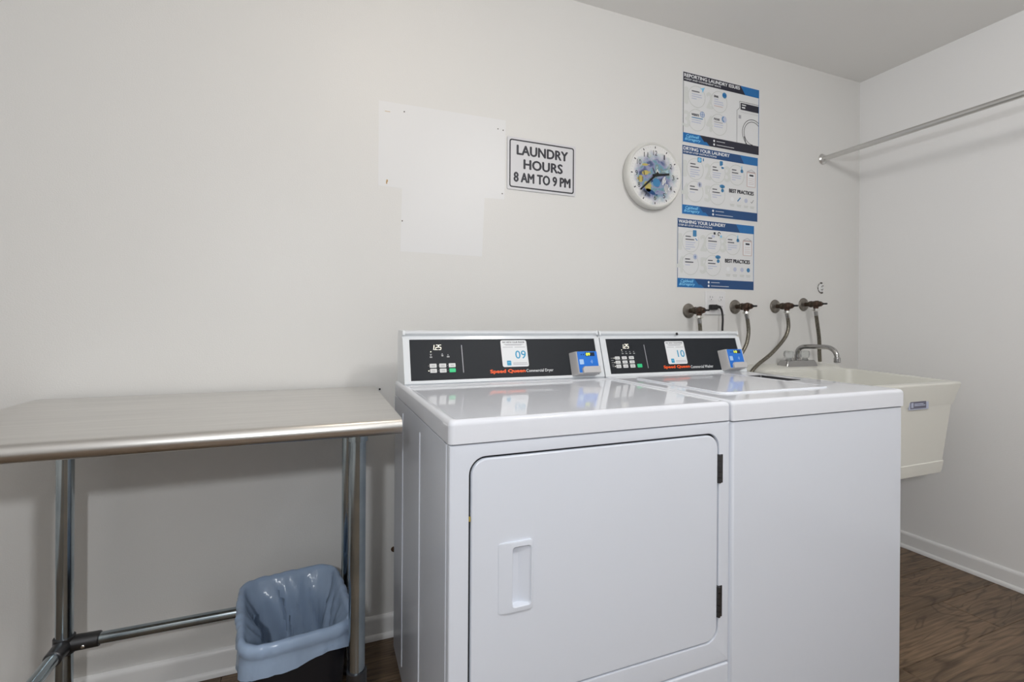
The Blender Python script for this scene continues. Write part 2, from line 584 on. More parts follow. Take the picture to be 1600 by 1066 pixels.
# ------------------------------------------------------------------ the room
b = new(); box(b, XL - 0.1, XR + 0.1, YR - 0.1, YB + 0.1, -0.12, -0.0065)
floor = struct('floor', b, 'hole')
PW, PL, GAP = 0.18, 1.22, 0.0007
pm = {}
row = 0
y = 0.973 - PW * 24
offs = {25: 0}
while y < YB - 0.002:
    y0, y1 = max(y, YR), min(y + PW, YB)
    row = round((y - 0.973) / PW)
    if y1 - y0 > 0.01:
        x = 2.312 + ((row * 0.47) % 1.0) * PL
        while x > XL:
            x -= PL
        while x < XR:
            x0, x1 = max(x, XL), min(x + PL, XR)
            if x1 - x0 > 0.01:
                key = (round(x1 - x0, 3), round(y1 - y0, 3))
                if key not in pm:
                    bb = new(); w, d = key[0] / 2 - GAP, key[1] / 2 - GAP
                    lo = [[(px, py, -0.006) for px, py in ((-w, -d), (w, -d), (w, d), (-w, d))]]
                    lo.append([(px, py, -0.0009) for px, py, _ in lo[0]])
                    lo.append([(px, py, 0) for px, py in ((-w + .0009, -d + .0009), (w - .0009, -d + .0009), (w - .0009, d - .0009), (-w + .0009, d - .0009))])
                    loft(bb, lo)
                    o = obj('plank', bb, 'wood', floor, smooth=False)
                    pm[key] = o.data
                else:
                    o = bpy.data.objects.new('plank', pm[key]); C.objects.link(o); o.parent = floor
                o.location = ((x0 + x1) / 2, (y0 + y1) / 2, 0)
            x += PL
    y += PW

b = new(); box(b, XL - 0.1, XR + 0.1, YB, YB + 0.1, -0.12, HC + 0.1); wall_back = struct('wall_back', b, 'wall')
b = new(); box(b, XR, XR + 0.1, YR - 0.1, YB, -0.12, HC + 0.1); wall_right = struct('wall_right', b, 'wall_r')
b = new(); box(b, XL - 0.1, XL, YR - 0.1, YB, -0.12, HC + 0.1); struct('wall_left', b, 'wall')
WX0, WX1, WZ0, WZ1 = -1.1, 0.5, 0.9, 2.1
b = new()
box(b, XL, WX0, YR - 0.1, YR, -0.006, HC); box(b, WX1, XR, YR - 0.1, YR, -0.006, HC)
box(b, WX0, WX1, YR - 0.1, YR, -0.006, WZ0); box(b, WX0, WX1, YR - 0.1, YR, WZ1, HC)
struct('wall_rear', b, 'wall')
b = new(); box(b, XL - 0.1, XR + 0.1, YR - 0.1, YB + 0.1, HC, HC + 0.1); struct('ceiling', b, 'ceiling')
# glazed rear opening, unseen, added behind the camera for soft fill
b = new()
box(b, WX0, WX0 + 0.05, YR - 0.08, YR - 0.02, WZ0, WZ1, 0.003); box(b, WX1 - 0.05, WX1, YR - 0.08, YR - 0.02, WZ0, WZ1, 0.003)
box(b, WX0, WX1, YR - 0.08, YR - 0.02, WZ0, WZ0 + 0.05, 0.003); box(b, WX0, WX1, YR - 0.08, YR - 0.02, WZ1 - 0.05, WZ1, 0.003)
win = struct('fill_window_1', b, 'trim')
b = new(); box(b, WX0 + 0.04, WX1 - 0.04, YR - 0.053, YR - 0.047, WZ0 + 0.04, WZ1 - 0.04); obj('pane', b, 'clear', win)


def baseboard(name, a, c, nrm):
    """profiled board with a rounded top and a shoe strip at the floor, along a -> c"""
    prof = [(0, 0.001), (0.019, 0.001), (0.0185, 0.010), (0.015, 0.0165), (0.0105, 0.019), (0.0105, 0.064), (0.0095, 0.071), (0.006, 0.0765), (0, 0.079)]
    bb = new(); n = Vector(nrm)
    loops = [[Vector(p) + n * d + Vector((0, 0, z)) for d, z in prof] for p in (a, c)]
    loft(bb, loops, True, True)
    return struct(name, bb, 'trim')


baseboard('baseboard_back', (XL, YB, 0), (XR, YB, 0), (0, -1, 0))
baseboard('baseboard_right', (XR, YB - 0.019, 0), (XR, YR, 0), (-1, 0, 0))
baseboard('baseboard_left', (XL, YR, 0), (XL, YB - 0.019, 0), (1, 0, 0))

# the unpainted area where notices used to hang, with the bits they left
b = new()
pts = [(.187, 1.870), (.187, 1.574), (.268, 1.572), (.264, 1.350), (.567, 1.349), (.576, 1.570), (.656, 1.573), (.660, 1.876)]
f0 = [b.verts.new((x, YB - 0.0006, z)) for x, z in pts]; f1 = [b.verts.new((x, YB + 0.001, z)) for x, z in pts]
b.faces.new(f0)
for i in range(8):
    b.faces.new((f0[i], f1[i], f1[(i + 1) % 8], f0[(i + 1) % 8]))
obj('paint_patch', b, 'patch', wall_back, smooth=False)
b = new()
box(b, .2145, .2195, YB - .0012, YB, 1.590, 1.598); box(b, .2135, .2175, YB - .0012, YB, 1.583, 1.592); box(b, .208, .226, YB - .001, YB, 1.8355, 1.837)
obj('tape_scrap', b, 'tape', wall_back, smooth=False)
for x, z in ((.275, 1.845), (.628, 1.839), (.649, 1.837), (.270, 1.458), (.647, 1.594)):
    b = new(); lathe(b, (x, YB - .001, z), (0, 1, 0), [(0, .0024), (.002, .0022)], 10); obj('screw_hole', b, 'hole', wall_back)

# ------------------------------------------------------------------ ceiling fixtures, the larger one added for the fill lamp
for (x, y, s, lab) in ((0.2, 0.95, 0.17, 'square ceiling light above the dryer'), (1.2, -0.3, 0.22, 'larger square light added as fill in front of the washer')):
    t = thing('ceiling_light', (x, y, HC - 0.07), lab + ' with a milky diffuser', 'ceiling light')
    b = new(); box(b, x - s, x + s, y - s, y + s, HC - 0.05, HC, 0.008); obj('housing', b, 'lamp_case', t)
    b = new(); box(b, x - s + .015, x + s - .015, y - s + .015, y + s - .015, HC - 0.068, HC - 0.05, 0.006); obj('diffuser', b, 'lamp', t)

# ------------------------------------------------------------------ work table
TZ, TX0, TX1, TY0, TY1 = 0.881, -0.7165, 0.1745, 1.0985, 1.7047
t = thing('work_table', (-0.27, 1.4, 0), 'stainless steel work table with a rolled front edge on galvanised pipe legs', 'table')
b = new()
R_ = 0.0185
prof = [(TY1, TZ - 0.030), (TY1, TZ - 0.002), (TY1 - 0.002, TZ), (TY0 + R_ + 0.012, TZ)]
for k in range(1, 16):
    a = PI / 2 + PI * 1.12 * k / 15
    prof.append((TY0 + R_ + R_ * math.cos(a), TZ - R_ + R_ * math.sin(a)))
prof += [(TY0 + R_ + 0.004, TZ - R_ * 1.2), (TY0 + R_ + 0.006, TZ - 0.012), (TY1 - 0.004, TZ - 0.012), (TY1 - 0.004, TZ - 0.030)]
loops = [[(x, y, z) for y, z in prof] for x in (TX0, TX0 + 0.0006, TX1 - 0.0006, TX1)]
loft(b, loops, False, False)
for x in (TX0, TX1):
    yc = TY0 + R_
    cap = [p for p in prof[3:19]]
    b.faces.new([b.verts.new((x, y, z)) for y, z in cap])
    b.faces.new([b.verts.new((x, y, z)) for y, z in [(TY1, TZ - .030), (TY1, TZ - .001), (yc + .012, TZ - .001), (yc + .012, TZ - .030)]])
obj('table_top', b, 'steel', t, ang=28)
b = new(); box(b, TX0 + .06, TX1 - .06, 1.17, 1.235, TZ - .032, TZ - .0125, .002); box(b, TX0 + .06, TX1 - .06, 1.565, 1.635, TZ - .032, TZ - .0125, .002)
obj('support_channel', b, 'galv', t)
LX0, LX1, LY0, LY1, LR = -0.613, 0.0865, 1.2, 1.6, 0.0187
for lx in (LX0, LX1):
    for ly in (LY0, LY1):
        b = new(); lathe(b, (lx, ly, 0.03), (0, 0, 1), [(0, LR), (TZ - .062, LR)], 24, True); leg = obj('leg', b, 'galv', t)
        b = new(); lathe(b, (lx, ly, TZ - .065), (0, 0, 1), [(0, LR + .001), (.001, LR + .0042), (.034, LR + .0042)], 24); obj('leg_socket', b, 'galv', leg)
        b = new(); lathe(b, (lx, ly, 0.0), (0, 0, 1), [(0, .012), (.002, .019), (.012, .021), (.02, .0165), (.04, .0175)], 20); obj('foot', b, 'cast', leg)
RZ = 0.252
for nm, p, q in (('rear_rail', (LX0, LY1, RZ), (LX1, LY1, RZ)), ('side_rail', (LX0, LY1, RZ), (LX0, LY0, RZ)), ('side_rail', (LX1, LY1, RZ), (LX1, LY0, RZ))):
    b = new(); tube(b, [p, q], 0.0148 if nm == 'rear_rail' else 0.0155, 18); obj(nm, b, 'galv', t)
for lx in (LX0, LX1):
    for ly in (LY0, LY1):
        b = new()
        lathe(b, (lx, ly, RZ - .022), (0, 0, 1), [(0, LR + .001), (.001, LR + .0045), (.043, LR + .0045), (.044, LR + .001)], 22)
        dx = 1 if lx == LX0 else -1; dy = 1 if ly == LY0 else -1
        if ly == LY1:
            lathe(b, (lx + dx * .012, ly, RZ), (dx, 0, 0), [(0, .020), (.062, .019), (.064, .0172)], 18)
        lathe(b, (lx, ly + dy * .012, RZ), (0, dy, 0), [(0, .0205), (.05, .0195), (.052, .0175)], 18)
        j = obj('pipe_joint', b, 'cast', t)
        b = new(); lathe(b, (lx + dx * .045, ly - .017 if ly == LY1 else ly, RZ - .004), (0, -1, 0), [(0, .0045), (.004, .0045), (.005, .003)], 10) if ly == LY1 else lathe(b, (lx, ly + dy * .04, RZ + .018), (0, 0, 1), [(0, .004), (.003, .004)], 10)
        obj('set_screw', b, 'nut', j)

# ------------------------------------------------------------------ waste bin and its bag
BC, BPHI, BHW, BHD, BZ = (-0.058, 1.405), math.radians(7), 0.118, 0.160, 0.352


def binpt(x, y, z):
    c, s = math.cos(BPHI), math.sin(BPHI)
    return Vector((BC[0] + x * c - y * s, BC[1] + x * s + y * c, z))


def binloop(d, z, k=1.0, n=9):
    return [binpt(x, y, z) for x, y in rr(-BHW * k - d, BHW * k + d, -BHD * k - d, BHD * k + d, 0.05 * k + d, n)]


b = new()
loft(b, [binloop(0, 0.0, .80), binloop(0, 0.006, .81), binloop(0, BZ - .02, .985), binloop(.006, BZ - .018, .985), binloop(.006, BZ, .99), binloop(0, BZ, .985), binloop(-.004, 0.012, .80)], True, True)
top('waste_bin', b, 'bin', 'black tapered plastic waste bin under the steel table', 'waste bin')
b = new()
base = rr(-BHW, BHW, -BHD, BHD, 0.05, 16)
# resample evenly
per = []
for (x1, y1), (x2, y2) in zip(base, base[1:] + base[:1]):
    L_ = math.hypot(x2 - x1, y2 - y1); k = max(1, int(L_ / 0.006))
    for i in range(k):
        per.append((x1 + (x2 - x1) * i / k, y1 + (y2 - y1) * i / k))
rows = [('hem', -.060, .0145), ('hem', -.050, .0140), ('o', -.036, .0120), ('o', -.026, .0105), ('o', -.020, .0130), ('o', -.012, .0160), ('o', -.003, .0165), ('o', .005, .0135), ('o', .009, .007), ('i', .007, .0),
        ('i', -.002, -.005), ('i', -.012, -.007), ('i', -.030, -.010), ('i', -.050, -.013), ('i', -.075, -.017), ('i', -.10, -.021), ('i', -.13, -.026), ('i', -.16, -.031), ('i', -.20, -.038), ('i', -.24, -.046), ('i', -.28, -.054), ('i', -.318, -.062)]
grid = []
for ri, (kd, dz, d) in enumerate(rows):
    lp = []
    for (x, y) in per:
        ang = math.atan2(y / BHD, x / BHW)
        rad = math.hypot(x, y); ux, uy = x / rad, y / rad
        cx_, sy_ = math.cos(ang), math.sin(ang)
        n1 = noise.noise(Vector((cx_ * 1.7, sy_ * 1.7, 3.1)))
        n2 = noise.noise(Vector((cx_ * 8, sy_ * 8, 7.7 + dz * 8)))
        # pleats: ridged noise that slants as it runs down the film
        q = ang - dz * 2.6
        pleat = 1 - abs(noise.noise(Vector((math.cos(q) * 3.1, math.sin(q) * 3.1, 1.3 + dz * 2)))) * 2.6
        fine = 1 - abs(noise.noise(Vector((math.cos(q) * 8.0, math.sin(q) * 8.0, 5.3 + dz * 5)))) * 2.4
        z = BZ + dz; off = d
        if kd == 'hem':
            z += .016 * n1 + .010 * (1 if y < 0 else .4) * (x / BHW) - .002
            z -= .030 * math.exp(-((x - .112) ** 2 + (y + .105) ** 2) / .0011)
            off += .004 * n2 + .002 * fine + .006 * math.exp(-((x - .112) ** 2 + (y + .105) ** 2) / .0011)
        elif kd == 'o':
            z += .003 * n2; off += .0022 * n2 + .0016 * fine
        else:
            w = min(1, max(0, (-dz - .004) / .05))
            off -= w * (.022 * min(1, max(0, 1 - pleat)) + .007 * min(1, max(0, 1 - fine))) + .001 * w
            z += .0025 * n2
        lp.append(binpt(x + ux * off, y + uy * off, z))
    grid.append(lp)
loft(b, grid, False, True)
top('bin_liner', b, 'bag', 'pale blue plastic bag lining the black waste bin, folded over its rim', 'bin bag', ang=60)

# ------------------------------------------------------------------ laundry machines
CA = math.atan2(.05, .155)
CU, CV = Vector((1, 0, 0)), Vector((0, math.sin(CA), math.cos(CA)))
CN = CU.cross(CV)
CO = Vector((0, 1.42, .9155))


def cpt(u, v, n):
    return CO + CU * u + CV * v + CN * n


def cbox(bm, u0, u1, v0, v1, n0, n1, bev=0, seg=2):
    return box(bm, u0, u1, v0, v1, n0, n1, bev, seg, lambda c: cpt(c.x, c.y, c.z))


def machine_console(t, u0, u1, p0, p1, dz=0.0):
    """sloping control console: housing with a rolled top lip, frame, black panel"""
    b = new()
    prof = [(1.418, .9155), (1.4205, .9157)]
    e0 = cpt(0, .1405, -.004); prof[1] = (cpt(0, 0.002, -.001).y, cpt(0, 0.002, -.001).z)
    prof += [(e0.y, e0.z)]
    for n_, v_ in ((-.006, .143), (-.006, .150), (-.001, .1535), (.0045, .1555), (.0055, .160), (.002, .1645), (-.006, .166)):
        q = cpt(0, v_, n_); prof.append((q.y, q.z))
    prof += [(1.535, 1.0745), (1.553, 1.062), (1.556, .9155)]
    loft(b, [[(x, y, z + dz) for y, z in prof] for x in (u0, u1)], True, True)
    hs = obj('console', b, 'console_white', t)
    # frame round the panel
    b = new()
    ou = [(u0, .0015), (u1, .0015), (u1, .1418), (u0, .1418)]
    ii = [(p0, .0105), (p1, .0105), (p1, .1367), (p0, .1367)]
    c = ((p0 + p1) / 2, .07)
    A, B = ring_loops(ou, ii, c)
    loft(b, [[cpt(x, y, -.003) for x, y in A], [cpt(x, y, .0035) for x, y in A], [cpt(x, y, .0035) for x, y in B], [cpt(x, y, -.003) for x, y in B]], False, False)
    if dz:
        bmesh.ops.translate(b, verts=b.verts[:], vec=(0, 0, dz))
    obj('panel_frame', b, 'console_white', hs)
    b = new(); cbox(b, p0 - .001, p1 + .001, .0095, .1377, -.003, .001)
    if dz:
        bmesh.ops.translate(b, verts=b.verts[:], vec=(0, 0, dz))
    obj('control_panel', b, 'black_panel', hs)
    # corner seams of the top roll
    for u in (u0 + .004, u1 - .004):
        b = new(); cbox(b, u - .004, u + .004, .150, .1655, .0, .0062, .002); bmesh.ops.translate(b, verts=b.verts[:], vec=(0, 0, dz)); obj('end_cap', b, 'console_white', hs)
    return hs


def card_reader(t, ua, ub, number, dz=0.0):
    """grey payment reader with a blue face, glowing number and a card grip"""
    f = .036
    b = new()
    q = lambda x, y, n: cpt(x, y, n) + Vector((0, 0, dz))
    lo = []
    for n_, e0, e1, v0, v1 in ((.001, -.007, .000, .0055, .087), (f - .006, -.001, 0, .0065, .0845), (f, .002, -.003, .009, .0815)):
        lo.append([q(x, y, n_) for x, y in rr(ua + e0, ub + e1, v0, v1, .004, 3)])
    loft(b, lo, False, True)
    r = obj('card_reader', b, 'reader_grey', t)
    b = new()
    loft(b, [[q(x, y, n_) for x, y in rr(ua + .004 + e, ub - .0035 - e, .0115 + e, .0825 - e, .003, 3)] for n_, e in ((f - .004, 0), (f + .0012, 0), (f + .002, .001))], False, True)
    fc = obj('blue_face', b, 'reader_blue', r)
    # lower grip
    b = new()
    g = [(ua + .014, .0085), (ub - .001, .0085), (ub - .001, .031), (ua + .021, .031), (ua + .014, .024)]
    loft(b, [[q(x, y, n_) for x, y in g] for n_ in (f - .004, f + .007)] + [[q(ua + .045 + (x - ua - .045) * .96, .0195 + (y - .0195) * .9, f + .0095) for x, y in g]], False, True)
    obj('card_grip', b, 'reader_grey', r)
    s = Sheet(cpt(0, 0, f + .0021) + Vector((0, 0, dz)), CU, CV)
    k = ub - ua
    s.rect('number_display', 'led_black', 1, ua + .41 * k, .066, ua + .83 * k, .0785)
    s.text('display_number', 'led_yellow', 2, number, ua + .44 * k, ua + .62 * k, .0675, .077, .02)
    s.rect('face_mark', 'reader_light', 1, ua + .10 * k, .0385, ua + .29 * k, .0555, .002)
    cx = ua + .58 * k
    for j, rad in enumerate((.003, .006, .009)):
        s.arc('tap_symbol', 'reader_light', 1, cx + .0, .047, rad, .0011, -.8, .8, 8)
    s.disc('status_light', 'led_black', 1, ua + .22 * k, .0715, .002, 10); s.disc('status_light', 'led_black', 1, ua + .32 * k, .0715, .002, 10)
    s.build(r)
    return r


def sticker(t, s, u0, u1, v0, v1, number):
    """white payment sticker with a big blue number"""
    W, H = u1 - u0, v1 - v0
    X = lambda a: u0 + a * W
    Y = lambda a: v0 + a * H
    s.rect('service_sticker', 'p_white', 3, u0, v0, u1, v1, .006)
    st = Sheet(s.O, s.u, s.v)
    st.text('sticker_heading', 'p_ink', 4.5, 'PAY WITH YOUR PHONE', X(.07), X(.92), Y(.895), Y(.95), .012)
    for a, b_, y in ((.12, .88, .835), (.18, .80, .805), (.07, .45, .725), (.52, .93, .725)):
        st.rect('sticker_small_print', 'p_grey', 4.5, X(a), Y(y), X(b_), Y(y) + .0016)
    for y in (.13, .075):
        st.rect('sticker_small_print', 'p_grey', 4.5, X(.40), Y(y), X(.94 if y > .1 else .97), Y(y) + .0018)
    st.text('sticker_number', 'p_teal', 4.5, number, X(.52 if number != '10' else .565), X(.925), Y(.30), Y(.60), .006)
    st.rect('sticker_badge', 'p_teal', 4.5, X(.17), Y(.055), X(.33), Y(.235), .002)
    st.rect('sticker_badge_bar', 'p_sky', 5.5, X(.20), Y(.15), X(.30), Y(.17))
    return st


def key_button(t, u0, u1, v0, v1, m, dz):
    b = new()
    loft(b, [[cpt(x, y, n_) + Vector((0, 0, dz)) for x, y in rr(u0 + e, u1 - e, v0 + e, v1 - e, .002, 3)] for n_, e in ((.0008, 0), (.0020, 0), (.0026, .0008))], False, True)
    k = obj('key', b, m, t)
    s = Sheet(cpt(0, 0, .0027) + Vector((0, 0, dz)), CU, CV)
    w = u1 - u0
    for f in (.58, .36):
        s.rect('key_legend', 'led_dim' if m == 'key' else 'key_green', 1, u0 + w * .25, v0 + (v1 - v0) * f - .0009, u0 + w * .75, v0 + (v1 - v0) * f + .0005)
    s.build(k)
    return k


def xz(poly, y):
    return [(x, y, z) for x, z in poly]


# ---- dryer
DX0, DX1, DY0, DY1 = 0.2247, 0.9077, 0.8742, 1.585
t = dryer = thing('clothes_dryer', ((DX0 + DX1) / 2, (DY0 + DY1) / 2, 0), 'white commercial clothes dryer with a large front door, beside the steel table', 'dryer')
b = new(); box(b, DX0 + .002, DX1 - .002, DY0 + .020, DY1, .055, .8655, .004); obj('cabinet', b, 'enamel', t)
# side pressing: two raised ribs and the front flange seam
for yy, z0, z1 in ((1.166, .10, .833), (1.418, .10, .835)):
    for xs, sg in ((DX0 + .002, -1), (DX1 - .002, 1)):
        b = new(); box(b, xs - .0022, xs + .0022, yy - .0035, yy + .0035, z0, z1, .002, 2); obj('side_rib', b, 'enamel', t)
for sg, xs in ((-1, DX0), (1, DX1)):
    b = new(); box(b, xs - .0012 if sg < 0 else xs - .0035, xs + .0035 if sg < 0 else xs + .0012, DY0 + .0205, DY0 + .044, .06, .8665, .001); obj('side_flange', b, 'enamel', t)
# front panel with its door opening
DD = (.268, .8705, .357, .8385)   # door x0 x1 z0 z1
hole = rr(DD[0] - .0042, DD[1] + .0034, DD[2] - .0034, DD[3] + .0042, .034, 8)
out = [(DX0, .2985), (DX1, .2985), (DX1, .8686), (DX0, .8686)]
cc = ((DD[0] + DD[1]) / 2, (DD[2] + DD[3]) / 2)
A, B = ring_loops(out, hole, cc)
ins = lambda P, e: [(min(max(x, DX0 + e), DX1 - e), min(max(z, .2985 + e), .8686 - e)) for x, z in P]
grow = lambda P, e: [(cc[0] + (x - cc[0]) * (1 + e / .3), cc[1] + (z - cc[1]) * (1 + e / .24)) for x, z in P]
b = new()
loft(b, [xz(A, DY0 + .021), xz(A, DY0 + .0055), xz(ins(A, .0016), DY0 + .0018), xz(ins(A, .005), DY0), xz(grow(B, .003), DY0), xz(grow(B, .0008), DY0 + .0008), xz(B, DY0 + .003), xz(B, DY0 + .021)], False, False)
obj('front_panel', b, 'enamel', t)
b = new()
A, B = ring_loops([(DD[0] - .006, DD[2] - .006), (DD[1] + .006, DD[2] - .006), (DD[1] + .006, DD[3] + .006), (DD[0] - .006, DD[3] + .006)], rr(DD[0] + .02, DD[1] - .02, DD[2] + .02, DD[3] - .02, .02, 5), cc)
loft(b, [xz(A, DY0 + .0195), xz(B, DY0 + .0185)], False, False)
A, B = ring_loops(rr(DD[0] - .0045, DD[1] + .0045, DD[2] - .0045, DD[3] + .0045, .035, 8), rr(DD[0] + .004, DD[1] - .004, DD[2] + .004, DD[3] - .004, .028, 8), cc)
loft(b, [xz(A, DY0 + .0085), xz(B, DY0 + .0085)], False, False)
obj('door_gap_shade', b, 'rubber_and_shade', t)  # flat dark rings paint the shade inside the door gap
# door with pocket handle
HP = (.351, .390, .545, .661)
HC_ = ((HP[0] + HP[1]) / 2, (HP[2] + HP[3]) / 2)
pocket = rr(*HP, .006, 3)
outd = rr(*DD, .031, 8)
A, B = ring_loops(outd, pocket, HC_)
dc = cc
shr = lambda P, e: [(dc[0] + (x - dc[0]) * (1 - e / .3), dc[1] + (z - dc[1]) * (1 - e / .24)) for x, z in P]
b = new()
yf = DY0 - .0005
loft(b, [xz(A, yf + .0085), xz(A, yf + .004), xz(shr(A, .001), yf + .0014), xz(shr(A, .003), yf), xz(B, yf)], True, False)
door = obj('door', b, 'enamel', t)
b = new()
plate = rr(.3225, .3945, .5345, .6715, .005, 3)
A, B = ring_loops(plate, pocket, HC_)
hsh = lambda P, e: [(HC_[0] + (x - HC_[0]) * (1 - e / .036), HC_[1] + (z - HC_[1]) * (1 - e / .068)) for x, z in P]
grow_h = lambda P, e: hsh(P, -e)
w_ = lambda x: (x - HP[0]) / (HP[1] - HP[0])
deep = [(x, yf + .0165 * (1 - w_(x)) - .002 * w_(x), z) for x, z in hsh(B, .003)]
pr = lambda x: yf - .0050 + .0035 * max(0, 1 - (x - .3225) / .02)      # thin at the left edge, proud at the grip
loft(b, [xz(A, yf + .001), [(x, pr(x) + .001, z) for x, z in A], [(x, pr(x), z) for x, z in hsh(A, .0022)],
         [(x, yf - .0052, z) for x, z in grow_h(B, .0012)], [(x, yf - .0042, z) for x, z in B], deep], False, True)
obj('pocket_handle', b, 'enamel', door, ang=40)
for z0, z1 in ((.725, .792), (.410, .483)):
    b = new()
    box(b, DD[1] - .0015, DD[1] + .0145, DY0 - .0012, DY0 + .006, z0, z1, .001)
    for k in range(5):
        z_ = z0 + (z1 - z0) * k / 5
        lathe(b, (DD[1] + .003, DY0 - .002, z_ + .001), (0, 0, 1), [(0, .0038), ((z1 - z0) / 5 - .002, .0038)], 10)
    obj('hinge', b, 'cast', t)
b = new()
tube(b, spline([(DD[0] - .001, DY0 + .012, .745), (DD[0] - .0015, DY0 + .007, .722), (DD[0] - .001, DY0 + .012, .682)], 6), .0017, 8)
obj('wire_bundle', b, 'rubber_and_shade', t)
b = new(); lathe(b, (DD[0] - .0015, DY0 + .006, .721), (0, 0, 1), [(0, .0024), (.009, .0024)], 8); obj('wire_wrap', b, 'wire_yellow', t)
b = new(); box(b, DX0, DX1, DY0, DY0 + .021, .058, .2955, .004, 3); obj('kick_panel', b, 'enamel', t)
b = new(); box(b, DX0 + .006, DX1 - .006, DY0 + .005, DY1 - .01, .8655, .8712); obj('top_gap_shade', b, 'rubber_and_shade', t)  # dark filler stands in for the shade between cabinet and top
for fx in (DX0 + .05, DX1 - .05):
    for fy in (DY0 + .06, DY1 - .06):
        b = new(); lathe(b, (fx, fy, 0), (0, 0, 1), [(0, .018), (.008, .02), (.012, .008), (.06, .008)], 14); obj('levelling_foot', b, 'rubber_and_shade', t)


def ring_z(x0, x1, y0, y1, r, z, n=5):
    return [(x, y, z) for x, y in rr(x0, x1, y0, y1, r, n)]


TB = 1.562
x0, x1, y0 = DX0 - .0015, DX1 - .0005, DY0 - .003
b = new()
q = lambda e, z, eb=0, r=.010: ring_z(x0 + e, x1 - e, y0 + e, TB - e - eb, r, z)
loft(b, [q(0, .8708), q(0, .9045), q(.0012, .9095), q(.0042, .9137), q(.009, .9155), q(.0145, .9155, .165), q(.0175, .9132, .166), q(.019, .9128, .167)], True, True)
obj('top_panel', b, 'enamel_top', t, ang=50)
hs = machine_console(t, .2305, .9075, .2497, .8885)
s = Sheet(cpt(0, 0, .0011), CU, CV)
# price display 1.25
s.line('price_digits', 'led', 1, (.3222, .1045), (.3236, .1125), .0022); s.line('price_digits', 'led', 1, (.3236, .1125), (.3248, .120), .0022)
s.disc('price_digits', 'led', 1, .3262, .1052, .0014, 8)
s.seven('price_digits', 'led', 1, '2', .3285, .1052, .0070, .0145, .0017); s.seven('price_digits', 'led', 1, '5', .3378, .1052, .0070, .0145, .0017)
s.disc('indicator_dot', 'led', 1, .3134, .0988, .0018, 10); s.disc('indicator_dot', 'led', 1, .3041, .0398, .0018, 10)
for x, y, r in ((.3125, .083, .0032), (.3478, .0868, .0022), (.3655, .0835, .0036)):
    s.rect('panel_legend', 'led_dim', 1, x - r, y - .003, x + r + .001, y + .001); s.disc('panel_legend', 'led_dim', 1, x + .0002, y + .0048, .0017, 8)
s.rect('panel_legend', 'led_dim', 1, .310, .0895, .316, .0915); s.rect('panel_legend', 'led_dim', 1, .3445, .0872, .3512, .0888)
for x, y in ((.304, .0551), (.3341, .0546), (.3627, .0549), (.3335, .0395), (.3627, .0395)):
    s.disc('panel_legend', 'led_dim', 1, x, y, .0009, 8)
s.line('divider_line', 'p_grey', 1, (.4107, .0315), (.4107, .1188), .0024)
s.text('brand_lettering', 'p_orange', 1, 'Speed Queen', .4976, .6160, .0236, .0372, .03)
s.text('model_lettering', 'p_white', 1, 'Commercial Dryer', .6200, .7165, .0236, .0360, .004)
st = sticker(t, s, .5405, .6310, .0449, .1331, '09')
s.build(hs); st.build(hs)
for k, (u0, u1, v0, v1) in enumerate(((.3073, .3283, .0489, .0614), (.3366, .3578, .0489, .0614), (.3658, .3869, .0490, .0616), (.3078, .3284, .0336, .0459), (.3370, .3579, .0336, .0460), (.3666, .3866, .0336, .0459))):
    key_button(hs, u0, u1, v0, v1, 'key_green' if k == 5 else 'key', 0)
card_reader(t, .7895, .8722, '09')

# ---- washer
WX0_, WX1_ = 0.9105, 1.5575
t = washer = thing('clothes_washer', ((WX0_ + WX1_) / 2, (DY0 + DY1) / 2, 0), 'white commercial top-loading washer with a plain front, right of the dryer', 'washer')
b = new(); box(b, WX0_ + .002, WX1_ - .001, DY0 + .012, DY1, .055, .8635, .004); obj('cabinet', b, 'enamel', t)
b = new()
fl = lambda e, y_, z0=.058, z1=.8665: [(WX0_ + e, y_, z0 + e * .4), (WX1_ - e, y_, z0 + e * .4), (WX1_ - e, y_, z1 - e * .4), (WX0_ + e, y_, z1 - e * .4)]
lo = [fl(0, DY0 + .016), fl(0, DY0 + .0105)]
for k in range(1, 5):
    a = PI / 2 * k / 4
    lo.append(fl(.011 * (1 - math.cos(a)), DY0 + .0105 - .011 * math.sin(a)))
loft(b, lo, False, True)
obj('front_panel', b, 'enamel', t, ang=50)
b = new(); box(b, WX0_ + .006, WX1_ - .006, DY0 + .005, DY1 - .01, .8635, .8695); obj('top_gap_shade', b, 'rubber_and_shade', t)  # dark sheet paints the shade in the gap under the washer top
for fx in (WX0_ + .05, WX1_ - .05):
    for fy in (DY0 + .06, DY1 - .06):
        b = new(); lathe(b, (fx, fy, 0), (0, 0, 1), [(0, .018), (.008, .02), (.012, .008), (.06, .008)], 14); obj('levelling_foot', b, 'rubber_and_shade', t)
x0, x1, y0 = WX0_ - .0005, WX1_ + .0005, DY0 - .004
b = new()
WELL = (1.396, 1.484, 1.132, 1.290)
wc = ((WELL[0] + WELL[1]) / 2, (WELL[2] + WELL[3]) / 2)
ol = rr(x0 + .010, x1 - .010, y0 + .010, TB - .010, .006, 4)
A, B = ring_loops(ol, rr(*WELL, .006, 3), wc)


def grow_to(P, e, z):
    cx, cy = (x0 + x1) / 2, (y0 + TB) / 2
    return [((x - cx) * (1 + e / ((x1 - x0) / 2)) + cx, (y - cy) * (1 + e / ((TB - y0) / 2)) + cy, z) for x, y in P]


